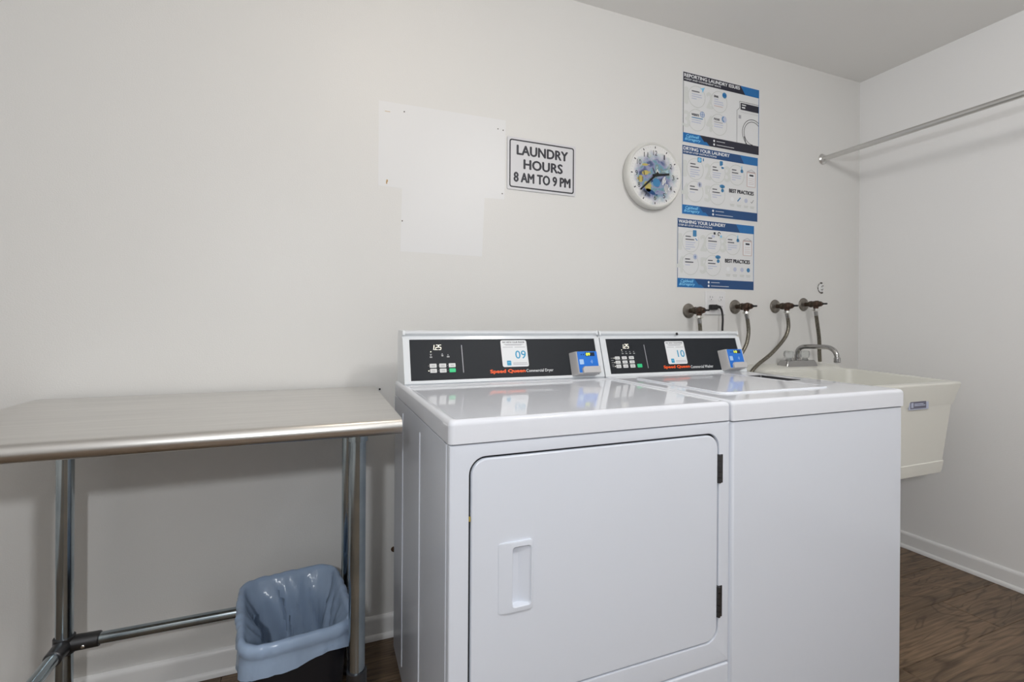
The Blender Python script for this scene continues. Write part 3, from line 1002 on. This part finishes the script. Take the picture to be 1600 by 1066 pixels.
loft(b, [grow_to(A, .0102, .8683), grow_to(A, .0102, .9050), grow_to(A, .009, .9102), grow_to(A, .006, .9144), grow_to(A, .0, .9163), [(x, y, .9163) for x, y in B]], False, False)
tp = obj('top_panel', b, 'enamel_top', t, ang=50)
b = new()
loft(b, [[(x, y, z) for x, y in rr(WELL[0] - e, WELL[1] + e, WELL[2] - e, WELL[3] + e, .006, 3)] for z, e in ((.9166, .0), (.902, -.003), (.884, -.010))], False, True)
obj('dispenser_well', b, 'cast', tp)
b = new()
LX = (.974, 1.388, .962, 1.352)
loft(b, [ring_z(LX[0] + e, LX[1] - e, LX[2] + e, LX[3] - e, .030, z, 6) for z, e in ((.9155, 0), (.9187, 0), (.9203, .0012), (.9207, .0035), (.9203, .008), (.9190, .013))], False, True)
obj('lid', b, 'enamel_top', t, ang=50)
DZ = -.0015
hs = machine_console(t, .9118, 1.5570, .9342, 1.5372, DZ)
s = Sheet(cpt(0, 0, .0011) + Vector((0, 0, DZ)), CU, CV)
s.line('price_digits', 'led', 1, (1.0035, .1015), (1.0047, .109), .0020); s.line('price_digits', 'led', 1, (1.0047, .109), (1.0058, .1165), .0020)
s.disc('price_digits', 'led', 1, 1.0075, .1022, .0013, 8)
s.seven('price_digits', 'led', 1, '2', 1.0095, .1022, .0070, .0145, .0017); s.seven('price_digits', 'led', 1, '5', 1.0195, .1022, .0070, .0145, .0017)
s.disc('indicator_dot', 'led', 1, .9956, .0962, .0018, 10)
for x in (.9965, 1.0125, 1.0285, 1.0450):
    s.rect('panel_legend', 'led_dim', 1, x - .003, .0815, x + .0045, .0845); s.rect('panel_legend', 'led_dim', 1, x - .0025, .0885, x + .0025, .0905)
for y, v in ((.067, 1), (.059, 0), (.051, 1), (.043, 0), (.0373, 1)):
    s.rect('panel_legend', 'led_dim', 1, .945 + (.067 - y) * .04, y - .0007, .955, y + .0007)
    if v:
        s.disc('indicator_dot', 'led', 1, .9582, y, .0017, 8)
for x0_, x1_ in ((.9825, .9895), (1.0112, 1.0190)):
    for y in (.0595, .0455):
        s.rect('panel_legend', 'led_dim', 1, x0_, y, x1_, y + .0006)
s.line('divider_line', 'p_grey', 1, (1.0950, .0275), (1.0945, .1144), .0024)
s.text('brand_lettering', 'p_orange', 1, 'Speed Queen', 1.1640, 1.2820, .0218, .0345, .03)
s.text('model_lettering', 'p_white', 1, 'Commercial Washer', 1.2870, 1.3940, .0218, .0325, .004)
st = sticker(t, s, 1.1877, 1.2760, .0393, .1265, '10')
s.build(hs); st.build(hs)
for v0, v1 in ((.0616, .0727), (.0465, .0575), (.0312, .0436)):
    for u0, u1 in ((.9620, .9818), (.9905, 1.0110), (1.0200, 1.0408)):
        key_button(hs, u0, u1, v0, v1, 'key', DZ)
key_button(hs, 1.0500, 1.0705, .0310, .0440, 'key_green', DZ)
b = new(); q_ = cpt(1.2505, .1536, .0045) + Vector((0, 0, DZ)); lathe(b, q_, CN, [(0, .0052), (.0022, .0052), (.0030, .0040)], 16); obj('lock_plug', b, 'plastic_black', hs)
card_reader(t, 1.4395, 1.5205, '10', DZ)

# ------------------------------------------------------------------ utility sink
t = sink = thing('utility_sink', (2.16, 1.45, .5), 'cream plastic wall-hung utility sink with a raised rear deck, right of the washer', 'sink')
SX0, SX1, SY0, SY1 = 1.868, 2.450, 1.157, YB
zr = lambda y: .871 + .021 * (y - SY0) / (SY1 - SY0)


def sl(x0, x1, y0, y1, z, r=.012, rim=False):
    return [(x, y, (zr(y) + z) if rim else z) for x, y in rr(x0, x1, y0, y1, r, 4)]


b = new()
loft(b, [sl(1.945, 2.372, 1.187, SY1 - .004, .5005), sl(1.943, 2.374, 1.185, SY1 - .002, .504), sl(1.937, 2.381, 1.181, SY1 - .001, .548), sl(1.939, 2.378, 1.184, SY1 - .001, .551),
         sl(1.905, 2.411, 1.172, SY1 - .001, .778), sl(1.900, 2.416, 1.168, SY1 - .001, .782), sl(SX0, SX1, SY0, SY1 - .0005, -.010, rim=True), sl(SX0 + .001, SX1 - .001, SY0 + .001, SY1 - .0005, -.003, rim=True),
         sl(SX0 + .005, SX1 - .005, SY0 + .005, SY1 - .0005, 0, rim=True), sl(SX0 + .028, SX1 - .028, SY0 + .030, 1.600, 0, .03, True), sl(SX0 + .033, SX1 - .033, SY0 + .035, 1.596, -.006, .03, True),
         sl(1.945, 2.372, 1.222, 1.575, .56, .05), sl(1.98, 2.335, 1.26, 1.54, .535, .05)], True, True)
obj('basin', b, 'sink', t, ang=45)
b = new()
dk = [(SX0 + .010, 0), (SX0 + .055, .016), (SX1 - .075, .016), (SX1 - .030, .0)]
lo = []
for yy, k in ((1.612, 0), (1.628, 1), (SY1 - .001, 1)):
    lo.append([(x, yy, zr(yy) - .004 + h * k + .0045) for x, h in dk] + [(x, yy, zr(yy) - .006) for x, h in reversed(dk)])
loft(b, lo, True, True)
deck = obj('rear_deck', b, 'sink', t)
# label on the front
b = new(); box(b, 2.118, 2.240, 1.1655, 1.1700, .771, .8075, .001); lb = obj('maker_label', b, 'p_lilac', t)
b = new(); box(b, 2.123, 2.222, 1.1648, 1.1670, .776, .803); obj('label_print', b, 'dark_label', lb)
b = new(); box(b, 2.147, 2.216, 1.1644, 1.1655, .786, .7895); box(b, 2.147, 2.205, 1.1644, 1.1655, .792, .7955); box(b, 2.127, 2.141, 1.1644, 1.1655, .780, .799); obj('label_print', b, 'p_lilac', lb)
b = new(); tube(b, spline([(2.155, 1.42, .51), (2.155, 1.42, .38), (2.155, 1.45, .335), (2.155, 1.50, .335), (2.155, 1.53, .37), (2.155, 1.60, .40), (2.155, YB, .40)], 5), .02, 14); obj('drain_pipe', b, 'plate', t)
# faucet
FX, FY, FZ = 2.140, 1.655, zr(1.655) + .0165
b = new()
fb = lambda w, d, z: [(x, y, z) for x, y in rr(FX - w, FX + w, FY - d, FY + d, min(w, d) * .3, 3)]
loft(b, [fb(.104, .030, FZ - .012), fb(.104, .030, FZ + .002), fb(.092, .024, FZ + .023), fb(.088, .021, FZ + .025)], True, True)
fa = obj('faucet', b, 'chrome', t)
for sx in (-1, 1):
    b = new(); lathe(b, (FX + sx * .055, FY + .002, FZ + .024), (0, 0, 1), [(0, .017), (.004, .0125), (.010, .011), (.014, .021), (.030, .0235), (.042, .021), (.046, .015)], 10)
    obj('knob', b, 'clear', fa, ang=15)
b = new(); lathe(b, (FX, FY, FZ + .022), (0, 0, 1), [(0, .016), (.012, .016), (.014, .0125), (.03, .0125)], 18)
tube(b, spline([(FX, FY, FZ + .04), (FX, FY, FZ + .058), (FX, FY - .006, FZ + .076), (FX, FY - .026, FZ + .089), (FX, FY - .06, FZ + .093), (FX, FY - .12, FZ + .094), (FX, FY - .155, FZ + .092),
                 (FX, FY - .178, FZ + .081), (FX, FY - .190, FZ + .062), (FX, FY - .193, FZ + .046)], 5), .0105, 16)
lathe(b, (FX, FY - .193, FZ + .050), (0, 0, -1), [(0, .0115), (.004, .0135), (.022, .0135), (.024, .010)], 16)
obj('spout', b, 'chrome', fa)

# ------------------------------------------------------------------ valves and hoses
VS = ((1.548, 1.160, 'beside the socket plate, over the washer console', 'first'), (1.824, 1.183, 'right of the socket plate', 'second'), (2.084, 1.190, 'whose hose curves down to the washer', 'third'), (2.282, 1.2035, 'whose hose drops straight behind the faucet', 'fourth'))
for i, (vx, vz, where, nth) in enumerate(VS):
    t = thing('supply_valve', (vx, YB, vz), f'{nth} corroded brass water valve from the left, {where}', 'valve', 'water supply valves on the back wall')
    b = new(); lathe(b, (vx, YB, vz), (0, -1, 0), [(0, .033), (.003, .0335), (.008, .030), (.012, .018), (.013, .013)], 26); obj('wall_flange', b, 'escut', t)
    b = new()
    lathe(b, (vx, YB - .008, vz), (0, -1, 0), [(0, .0105), (.026, .0105), (.028, .0155), (.038, .0165), (.040, .0140), (.052, .0155), (.062, .0175), (.072, .0165), (.076, .0135), (.086, .0125), (.088, .0085), (.094, .0075)], 12)
    lathe(b, (vx, YB - .067, vz - .004), (0, 0, -1), [(0, .012), (.018, .0115)], 12)
    obj('valve_body', b, 'brass', t, ang=25)
    b = new(); lathe(b, (vx, YB - .100, vz), (0, -1, 0), [(0, .0045), (.024, .0042)], 10); obj('valve_stem', b, 'plastic_black', t)
    b = new(); lathe(b, (vx, YB - .067, vz - .021), (0, 0, -1), [(0, .0105), (.002, .0125), (.005, .0125), (.0055, .0175), (.012, .0175), (.0125, .0125), (.016, .010)], 12); obj('coupling_nut', b, 'nut', t, ang=25)
HY = YB - .067
hoses = (
    ('braided steel hose below the first valve, dropping behind the washer console', [(1.548, HY, 1.123), (1.552, HY, 1.10), (1.556, HY, 1.05), (1.545, HY - .005, .98), (1.50, HY - .01, .86), (1.46, HY, .75)]),
    ('braided steel hose bowing down past the right end of the washer console', [(1.824, HY, 1.146), (1.834, HY, 1.11), (1.838, HY, 1.06), (1.826, HY, 1.01), (1.795, HY, .965), (1.74, HY, .90), (1.66, HY, .80), (1.60, HY, .72)]),
    ('long braided steel hose sweeping in an S from the third valve to the washer', [(2.084, HY, 1.153), (2.093, HY, 1.115), (2.092, HY, 1.075), (2.064, HY, 1.03), (1.985, HY - .002, .966), (1.893, HY - .006, .915), (1.845, HY - .007, .875), (1.80, HY - .004, .80), (1.74, HY, .70), (1.65, HY, .62)]),
    ('straight braided steel hose from the fourth valve down behind the sink faucet', [(2.282, HY, 1.166), (2.287, HY, 1.14), (2.315, HY + .005, 1.03), (2.335, HY + .018, .965), (2.350, HY + .026, .917)]),
)
for i, (lab, pts) in enumerate(hoses):
    t = thing('supply_hose', pts[0], lab, 'hose', 'braided water hoses')
    sp = spline(pts, 8)
    b = new(); tube(b, sp, .0083 if i != 3 else .0088, 14); obj('braided_sleeve', b, 'braid', t)
    d = (sp[3] - sp[0]).normalized()
    b = new(); lathe(b, sp[0], d, [(-.002, .0092), (.018, .0092), (.020, .0086)], 14); obj('crimp_ferrule', b, 'chrome', t)

# ------------------------------------------------------------------ socket plate, cord, hole
OX0, OX1, OZ0, OZ1 = 1.643, 1.762, 1.143, 1.2535
t = thing('wall_socket', ((OX0 + OX1) / 2, YB, OZ0), 'white two-gang wall socket plate under the lowest blue poster', 'socket')
b = new(); loft(b, [[(x, YB - d, z) for x, z in rr(OX0 + e, OX1 - e, OZ0 + e, OZ1 - e, .004, 3)] for d, e in ((-.001, 0), (.0035, 0), (.0065, .003))], False, True); obj('cover_plate', b, 'plate', t)
for cx in (1.673, 1.731):
    for cz in (1.221, 1.178):
        b = new(); loft(b, [[(x, YB - d, z) for x, z in rr(cx - .0165 + e, cx + .0165 - e, cz - .0145 + e, cz + .0145 - e, .010, 4)] for d, e in ((.0055, 0), (.0078, 0), (.0084, .0006))], False, True)
        r = obj('receptacle', b, 'plate', t)
        b = new(); box(b, cx - .0073, cx - .0052, YB - .0087, YB - .0075, cz, cz + .008); box(b, cx + .0052, cx + .0073, YB - .0087, YB - .0075, cz, cz + .008); box(b, cx - .002, cx + .002, YB - .0087, YB - .0075, cz - .0095, cz - .005)
        obj('socket_slot', b, 'slot', r)
t = thing('power_cord', (1.673, YB - .009, 1.178), 'black power cord with a flat plug hanging from the white socket plate', 'cord')
b = new(); box(b, 1.655, 1.690, YB - .034, YB - .0088, 1.166, 1.190, .005, 3); tube(b, [(1.688, YB - .022, 1.181), (1.712, YB - .024, 1.179)], [.0105, .0055], 12); obj('plug', b, 'plastic_black', t)
b = new(); tube(b, spline([(1.700, YB - .024, 1.1795), (1.712, YB - .026, 1.174), (1.7175, YB - .029, 1.155), (1.7185, YB - .032, 1.12), (1.714, YB - .035, 1.07), (1.705, YB - .05, 1.0), (1.66, YB - .08, .90), (1.58, YB - .09, .80)], 7), .0046, 10); obj('cable', b, 'plastic_black', t)

HX, HZ = 2.413, 1.292
t = thing('wall_plug', (HX, YB, HZ), 'round chipped plaster plug with a broken dark ring, above the fourth valve', 'wall plug')
b = new(); lathe(b, (HX, YB + .001, HZ), (0, -1, 0), [(0, .0215), (.0025, .0210), (.0035, .018)], 22); obj('plaster_disc', b, 'patch', t)
s = Sheet((HX, YB - .0005, HZ), (1, 0, 0), (0, 0, 1))
for a0, a1, w in ((1.25, 1.95, .008), (2.15, 2.9, .004), (3.0, 3.5, .006), (3.6, 4.5, .005), (4.5, 5.2, .0085)):
    s.arc('dark_gap', 'hole', 2, 0, 0, .0255, w, a0, a1, 10)
s.build(t)
s = Sheet((HX, YB - .0027, HZ), (1, 0, 0), (0, 0, 1))
for p, q_, w in (((.004, .012), (.012, .010), .005), ((-.004, .010), (.004, .004), .003), ((-.006, -.008), (.002, -.009), .003), ((.004, -.013), (.010, -.004), .003)):
    s.line('chipped_crack', 'hole', 4, p, q_, w)
s.build(t)

# small things on the wall
b = new(); lathe(b, (.2465, YB, .300), (0, -1, 0), [(0, .009), (.003, .009), (.004, .0055), (.014, .005), (.016, .003)], 9)
top('pipe_stub', b, 'rust', 'short rusty pipe stub sticking out of the wall beside the dryer', 'pipe')
b = new(); lathe(b, (.196, YB, .866), (0, -1, 0), [(0, .003), (.003, .0036), (.006, .003), (.008, .001)], 10)
top('wall_hook', b, 'hand', 'tiny dark wall anchor just behind the right corner of the steel table', 'hook')

# ------------------------------------------------------------------ hanging rod
t = thing('hanging_rod', (2.4141, YB, 1.9589), 'satin metal hanging rod running along the right wall', 'rod')
b = new(); tube(b, [(2.4141, YB - .004, 1.9589), (2.4141, -0.6, 1.9589)], .0125, 20); obj('rod', b, 'rod', t)
b = new(); lathe(b, (2.4141, YB, 1.9589), (0, -1, 0), [(0, .027), (.004, .027), (.010, .022), (.012, .0165), (.020, .0155)], 24); obj('end_flange', b, 'rod', t)
b = new(); tube(b, [(XR, -0.45, 1.90), (2.55, -0.45, 1.905), (2.4141, -0.45, 1.940)], .008, 10); lathe(b, (XR, -0.45, 1.90), (-1, 0, 0), [(0, .03), (.005, .028)], 16); obj('wall_bracket', b, 'rod', t)

# ------------------------------------------------------------------ LAUNDRY HOURS sign
GX0, GX1, GZ0, GZ1 = .6655, .9635, 1.6145, 1.8175
t = thing('wall_sign', ((GX0 + GX1) / 2, YB, GZ0), 'white metal sign with a black border giving the laundry hours', 'sign')
b = new(); loft(b, [[(x, YB - d, z) for x, z in rr(GX0 + e, GX1 - e, GZ0 + e, GZ1 - e, .006, 4)] for d, e in ((.001, 0), (.0035, 0), (.004, .0006))], True, True); obj('sign_plate', b, 'sign', t)
s = Sheet((GX0, YB - .0041, GZ0), (1, 0, 0), (0, 0, 1), GX1 - GX0, GZ1 - GZ0)
b, l = s.g('border', 'p_black', 1)
ro = rr(.0085, s.W - .0085, .0085, s.H - .0085, .010, 5); ri = rr(.0136, s.W - .0136, .0136, s.H - .0136, .006, 5)
loft(b, [[s.P(x / s.W, y / s.H, l) for x, y in P] for P in (ro, ri)], False, False)
s.text('lettering', 'p_black', 1, 'LAUNDRY', .135, .875, .675, .855, .019)
s.text('lettering', 'p_black', 1, 'HOURS', .232, .795, .415, .595, .019)
s.text('lettering', 'p_black', 1, '8 AM TO 9 PM', .095, .915, .155, .335, .019)
s.build(t)

# ------------------------------------------------------------------ clock
KX, KZ, KR = 1.331, 1.7355, .1415
t = thing('wall_clock', (KX, YB, KZ), 'round white wall clock with a colourful reef fish dial', 'clock')
b = new(); lathe(b, (KX, YB, KZ), (0, -1, 0), [(0, KR - .006), (.004, KR - .002), (.020, KR + .0015), (.032, KR), (.039, KR - .004), (.041, KR - .008), (.038, KR - .012), (.036, KR - .014)], 56)
obj('case', b, 'clock_white', t)
b = new(); lathe(b, (KX, YB - .030, KZ), (0, -1, 0), [(0, KR - .012), (.0065, KR - .012)], 48); dl = obj('dial', b, 'dial', t)
s = Sheet((KX, YB - .0366, KZ), (1, 0, 0), (0, 0, 1))
for k in range(60):
    a = PI / 2 - k * PI / 30
    c, sn = math.cos(a), math.sin(a)
    if k % 5 == 0:
        s.line('hour_mark', 'p_black', 3, (c * .1145, sn * .1145), (c * .1235, sn * .1235), .0042)
    else:
        s.line('minute_mark', 'p_grey', 3, (c * .118, sn * .118), (c * .1225, sn * .1225), .0009)
for k in range(1, 13):
    a = PI / 2 - k * PI / 6
    c, sn = math.cos(a) * .0955, math.sin(a) * .0955
    w = .0062 if k < 10 else .0105
    s.text('numeral', 'p_black', 3, str(k), c - w * (.45 if k == 1 else 1), c + w * (.45 if k == 1 else 1), sn - .0105, sn + .0105)


FISH = [0]


def fish(x, y, L_, H_, body, stripe, flip=1, tilt=0.0, ty=None):
    FISH[0] += 1; nm = f'reef_fish/{FISH[0]}'
    c, sn = math.cos(tilt), math.sin(tilt)
    R = lambda p: (x + (p[0] * c - p[1] * sn) * flip, y + p[0] * sn + p[1] * c)
    el = [(L_ * math.cos(2 * PI * k / 18), H_ * math.sin(2 * PI * k / 18)) for k in range(18)]
    s.poly(nm, body, 1, [R(p) for p in el])
    s.poly(nm, ty or body, 1, [R(p) for p in ((L_ * .85, 0), (L_ * 1.5, H_ * .6), (L_ * 1.35, 0), (L_ * 1.5, -H_ * .6))])
    for q in stripe:
        s.poly('fish_stripe', 'p_black', 2, [R(p) for p in ((q * L_ - L_ * .11, H_ * math.sqrt(1 - q * q) * .95), (q * L_ + L_ * .11, H_ * math.sqrt(1 - q * q) * .95), (q * L_ + L_ * .11, -H_ * math.sqrt(1 - q * q) * .95), (q * L_ - L_ * .11, -H_ * math.sqrt(1 - q * q) * .95))])


fish(-.050, .006, .018, .010, 'p_yellow', (-.4,), 1, .2)
fish(-.074, -.022, .013, .015, 'p_yellow', (.75, -.75), -1)
fish(-.038, -.052, .015, .024, 'p_yellow', (), 1, .5)
fish(.008, -.030, .020, .018, 'p_mid', (), -1, .2, 'p_navy')
fish(.046, -.018, .008, .020, 'p_white', (.5, -.4), 1, -.3)
fish(.060, -.050, .012, .020, 'p_white', (.6, 0, -.6), 1, -.1)
fish(.012, .016, .007, .012, 'p_white', (.5, -.5), 1)
fish(-.022, -.072, .026, .009, 'p_navy', (), 1, -.35)
fish(-.052, .040, .016, .005, 'p_yellow', (), 1, .1, 'p_pink')
s.build(dl)


def hand(name, tip, tail, w0, w1, y):
    b = new(); a = Vector((tip[0], 0, tip[1])); d = a.normalized(); e = Vector((-d.z, 0, d.x))
    st_ = Vector((tail[0], 0, tail[1])); O = Vector((KX, y, KZ))
    pts_ = [st_ - e * w0, st_ + e * w0, a + e * w1, a - e * w1]
    loft(b, [[O + p + Vector((0, k, 0)) for p in pts_] for k in (0, -.0012)], True, True)
    obj(name, b, 'hand', t)


hand('hour_hand', (.073, .0125), (-.014, -.0024), .0056, .0042, YB - .0385)
hand('minute_hand', (-.0765, -.0685), (.014, .0125), .0050, .0034, YB - .0400)
hand('second_hand', (-.017, .031), (.004, -.007), .0012, .0009, YB - .0415)
b = new(); lathe(b, (KX, YB - .0365, KZ), (0, -1, 0), [(0, .005), (.0065, .005), (.0075, .003)], 14); obj('hand_hub', b, 'hand', t)


# ------------------------------------------------------------------ posters
def poster(x0, x1, z0, z1, title, sub, kind, label):
    W, H = x1 - x0, z1 - z0
    t = thing('wall_poster', ((x0 + x1) / 2, YB, z0), label, 'poster', 'laundry instruction posters')
    b = new(); box(b, x0, x1, YB - .0014, YB - .0002, z0, z1); pp = obj('poster_sheet', b, 'paper', t)
    s = Sheet((x0, YB - .0015, z0), (1, 0, 0), (0, 0, 1), W, H)
    rep = kind == 'report'
    dark = 'p_ink' if rep else 'p_navy'
    e = .010
    hb, fb = .862, .142
    # frame lines, header, footer
    s.rect('border_print', dark, 1, e, e, .016, 1 - .012); s.rect('blue_print', 'p_blue', 1.2, .984, e, .990, 1 - .012)
    s.rect('header_print', dark, 1.4, e, hb, .99, .985)
    cut = (.735, .80) if rep else (.745, .80)
    s.poly('header_wedge', 'p_blue', 2, [(cut[1], hb), (.99, hb), (.99, .985), (cut[0], .985)])
    s.rect('footer_print', dark, 1.4, e, .012, .99, fb)
    s.poly('footer_wedge', 'p_blue', 2, [(e, .012), (.30, .012), (.215, fb), (e, fb)])
    s.poly('footer_wedge', 'p_blue', 2, [(.30, .012), (.34, .012), (.30, .06), (.27, .06)])
    s.text('title_lettering', 'p_white', 3, title, .022, .725 if rep else .605, .922, .968, .018)
    s.text('subtitle_lettering', 'p_white', 3, sub, .022, .475 if rep else .435, .882, .906, .012)
    s.text('company_lettering', 'p_sky', 3, 'Caldwell', .050, .205, .083, .124, .014, .25)
    s.text('company_lettering', 'p_sky', 3, '&Gregory', .032, .225, .030, .078, .014, .25)
    for y in (.100, .048):
        s.disc('contact_icon', 'p_white', 3, .395, y, .0055, 12)
    s.rect('contact_line', 'p_white', 3, .425, .096, .535, .103); s.rect('contact_line', 'p_white', 3, .425, .044, .655, .051)

    def bubble(n, cx, cy, words, lines):
        R = .0485 if rep else .0475
        s.arc('bubble_outline', 'p_pale', 1.6, cx, cy, R, .0016)
        s.text('bubble_number', 'p_faint', 1.6, str(n), cx - .155 if n > 1 else cx - .142, cx - .085 if n > 1 else cx - .112, cy - .12, cy + .10, -.02)
        y = cy + .075
        for wd_, wl in words:
            if wd_:
                s.text('bubble_word', 'p_soft', 2, wd_, cx - .062, cx - .062 + wl, y - .018, y + .012, .03)
            else:
                s.rect('bubble_word', 'p_soft', 2, cx - .062, y - .011, cx - .062 + wl, y + .004)
            y -= .042
        for wl, m in lines:
            s.rect('text_line', m, 1.8, cx - .062, y - .008, cx - .062 + wl, y + .004)
            y -= .032

    G, Lc = 'p_grey', 'p_lilac'
    if rep:
        bubble(1, .175, .675, [('', .095)], [(.12, Lc), (.125, Lc), (.06, Lc)])
        bubble(2, .455, .672, [('EMAIL', .055)], [(.05, Lc), (.115, Lc), (.12, Lc), (.11, 'p_pink')])
        bubble(3, .175, .345, [('WEBSITE', .09)], [(.14, 'p_mid'), (.12, Lc), (.115, Lc)])
        bubble(4, .455, .345, [('PHONE', .07)], [(.11, G), (.115, Lc), (.11, Lc)])
        s.poly('icon_print', 'p_sky', 2, [(.215, .80), (.275, .83), (.245, .745), (.24, .79)])
        s.disc('icon_print', 'p_mid', 2, .525, .785, .0135, 16); s.rect('icon_flap', 'p_blue', 3, .503, .768, .547, .802)
        s.disc('icon_print', 'p_lilac', 2, .245, .44, .0145, 18); s.arc('icon_line', 'p_mid', 2.4, .245, .44, .0125, .0016); s.line('icon_line', 'p_mid', 2.4, (.245, .40), (.245, .48), .0015); s.line('icon_line', 'p_mid', 2.4, (.218, .44), (.272, .44), .0015)
        s.disc('icon_print', 'p_lilac', 2, .52, .435, .0165, 18); s.arc('icon_line', 'p_mid', 2.4, .525, .44, .0115, .005, 2.0, 4.6, 10)
        # outline of a front-loading machine
        P = 'machine_outline'; k = 'p_black'
        for p, q in (((.725, .755), (.985, .755)), ((.725, .755), (.725, .655)), ((.725, .655), (.690, .615)), ((.690, .615), (.690, fb))):
            s.line(P, k, 2, p, q, .0016)
        s.rect('machine_panel', 'p_ink', 2, .738, .635, .984, .735)
        s.rect('machine_detail', 'p_white', 3, .755, .70, .81, .715); s.rect('machine_detail', 'p_white', 3, .755, .66, .80, .68)
        s.line(P, 'p_grey', 2, (.735, .60), (.984, .60), .0010)
        s.rect('machine_detail', 'p_grey', 3, .712, .50, .745, .55)
        for r_, w_ in ((.066, .0026), (.055, .0026)):
            a1 = math.acos(min(1, (.984 - .905) * W / r_)); bot = PI + math.asin(min(1, (.315 - fb) * H / r_)) if (.315 - fb) * H < r_ else 3 * PI / 2
            s.arc(P, k, 2, .905, .315, r_, w_, a1, bot, 22)
        s.line(P, k, 2, (.79, .25), (.815, fb), .004)
    else:
        two = kind == 'wash'
        row1, row2 = (.668, .345)
        B = lambda n, cx, cy, w1, w2, ln: bubble(n, cx, cy, [('', w1), ('', w2)], ln)
        B(1, .168, row1, .065, .105, [(.12, Lc), (.10, Lc), (.115, Lc), (.06, Lc)])
        B(2, .448, row1 + .003, .05, .11 if two else .07, [(.11, Lc), (.10, Lc), (.09, Lc)])
        B(3, .70, row1 + .008, .06, .085, [(.125, Lc), (.12, Lc), (.05, Lc)])
        B(4, .165, row2, .06, .10, [(.06, Lc)])
        B(5, .447, row2 + .002, .06, .095, [(.115, Lc), (.06, Lc)])
        I, L2 = 'icon_print', 'icon_line'
        if two:
            s.rect(I, 'p_mid', 2, .195, .745, .24, .835, .002); s.poly(I, 'p_white', 2.4, [(.21, .73), (.255, .76), (.255, .70), (.235, .69)]); s.line(L2, 'p_mid', 3, (.225, .72), (.25, .69), .004)
            s.rect(L2, 'p_ink', 2, .455, .80, .478, .835); s.arc(L2, 'p_ink', 2, .525, .815, .007, .004, 0, 5, 10); s.rect(I, 'p_lilac', 2, .43, .755, .47, .79); s.disc(I, 'p_sky', 2, .55, .78, .006, 10)
        else:
            s.rect(I, 'p_mid', 2, .195, .775, .245, .845, .003); s.disc(I, 'p_sky', 2.4, .22, .81, .009, 14); s.rect(L2, 'p_mid', 2, .262, .80, .275, .84, .001)
            s.rect(I, 'p_mid', 2, .478, .775, .518, .845, .003); s.poly(I, 'p_white', 2.4, [(.49, .77), (.53, .80), (.53, .76)]); s.rect(I, 'p_mid', 3, .500, .735, .53, .775, .003)
        s.disc(I, 'p_mid', 2, .772, .745, .0085, 12); s.line(L2, 'p_sky', 2, (.77, .75), (.77, .82), .005)
        s.disc(I, 'p_lilac', 2, .225, .455, .0125, 16); s.line(L2, 'p_mid', 2.6, (.225, .43), (.225, .475), .003); s.line(L2, 'p_mid', 2.6, (.213, .455), (.235, .455), .002)
        s.disc(I, 'p_mid', 2, .512, .475, .016, 16, .0085); s.disc(I, 'p_mid', 2, .515, .415, .0085, 12); s.line(L2, 'p_sky', 2.6, (.512, .43), (.512, .475), .004)
        # clipboard
        s.rect('clipboard_print', 'p_pink', 1.8, .838, .525, .962, .755, .003); s.rect('clipboard_page', 'p_white', 2.2, .848, .535, .952, .735)
        s.line('clipboard_clip', 'p_grey', 2.6, (.845, .755), (.90, .79), .0025); s.line('clipboard_clip', 'p_grey', 2.6, (.90, .79), (.955, .755), .0025); s.line('clipboard_clip', 'p_grey', 2.6, (.845, .755), (.955, .755), .003)
        s.rect('clipboard_title', 'p_ink', 3, .875, .69, .93, .715)
        for q in (.65, .62, .59, .565):
            s.rect('clipboard_line', 'p_pink', 3, .862, q, .94, q + .007)
        s.text('heading_lettering', 'p_black', 2, 'BEST PRACTICES', .605, .935, .405, .458, .025)
        for k_, (ix, m) in enumerate(((.645, 'p_white'), (.735, 'p_teal' if not two else 'p_lilac'), (.83, 'p_lilac'), (.915, 'p_mid'))):
            if not two and k_ == 1:
                s.line(L2, 'p_mid', 2, (ix - .02, .285), (ix + .02, .345), .006)
            elif not two and k_ == 3:
                s.line(L2, 'p_black', 2, (ix - .02, .30), (ix - .005, .285), .002); s.line(L2, 'p_black', 2, (ix - .005, .285), (ix + .02, .335), .002)
            else:
                s.disc(I, m, 2, ix, .31, .0105, 14)
            s.rect('text_line', 'p_pale', 1.8, ix - .03, .225, ix + .03, .232); s.rect('text_line', 'p_pale', 1.8, ix - .025, .205, ix + .025, .212)
    s.build(pp)
    return t


poster(1.5045, 1.9730, 1.9155, 2.2375, 'REPORTING LAUNDRY ISSUES', '4 EASY AND CONVENIENT WAYS', 'report', 'topmost of three posters, black banner, about reporting laundry issues')
poster(1.5025, 1.9670, 1.5925, 1.9085, 'DRYING YOUR LAUNDRY', 'STEP-BY-STEP INSTRUCTIONS', 'dry', 'middle poster of three, blue banner, about drying your laundry')
poster(1.4780, 1.9455, 1.2615, 1.5785, 'WASHING YOUR LAUNDRY', 'STEP-BY-STEP INSTRUCTIONS', 'wash', 'lowest poster of three, blue banner, about washing your laundry')
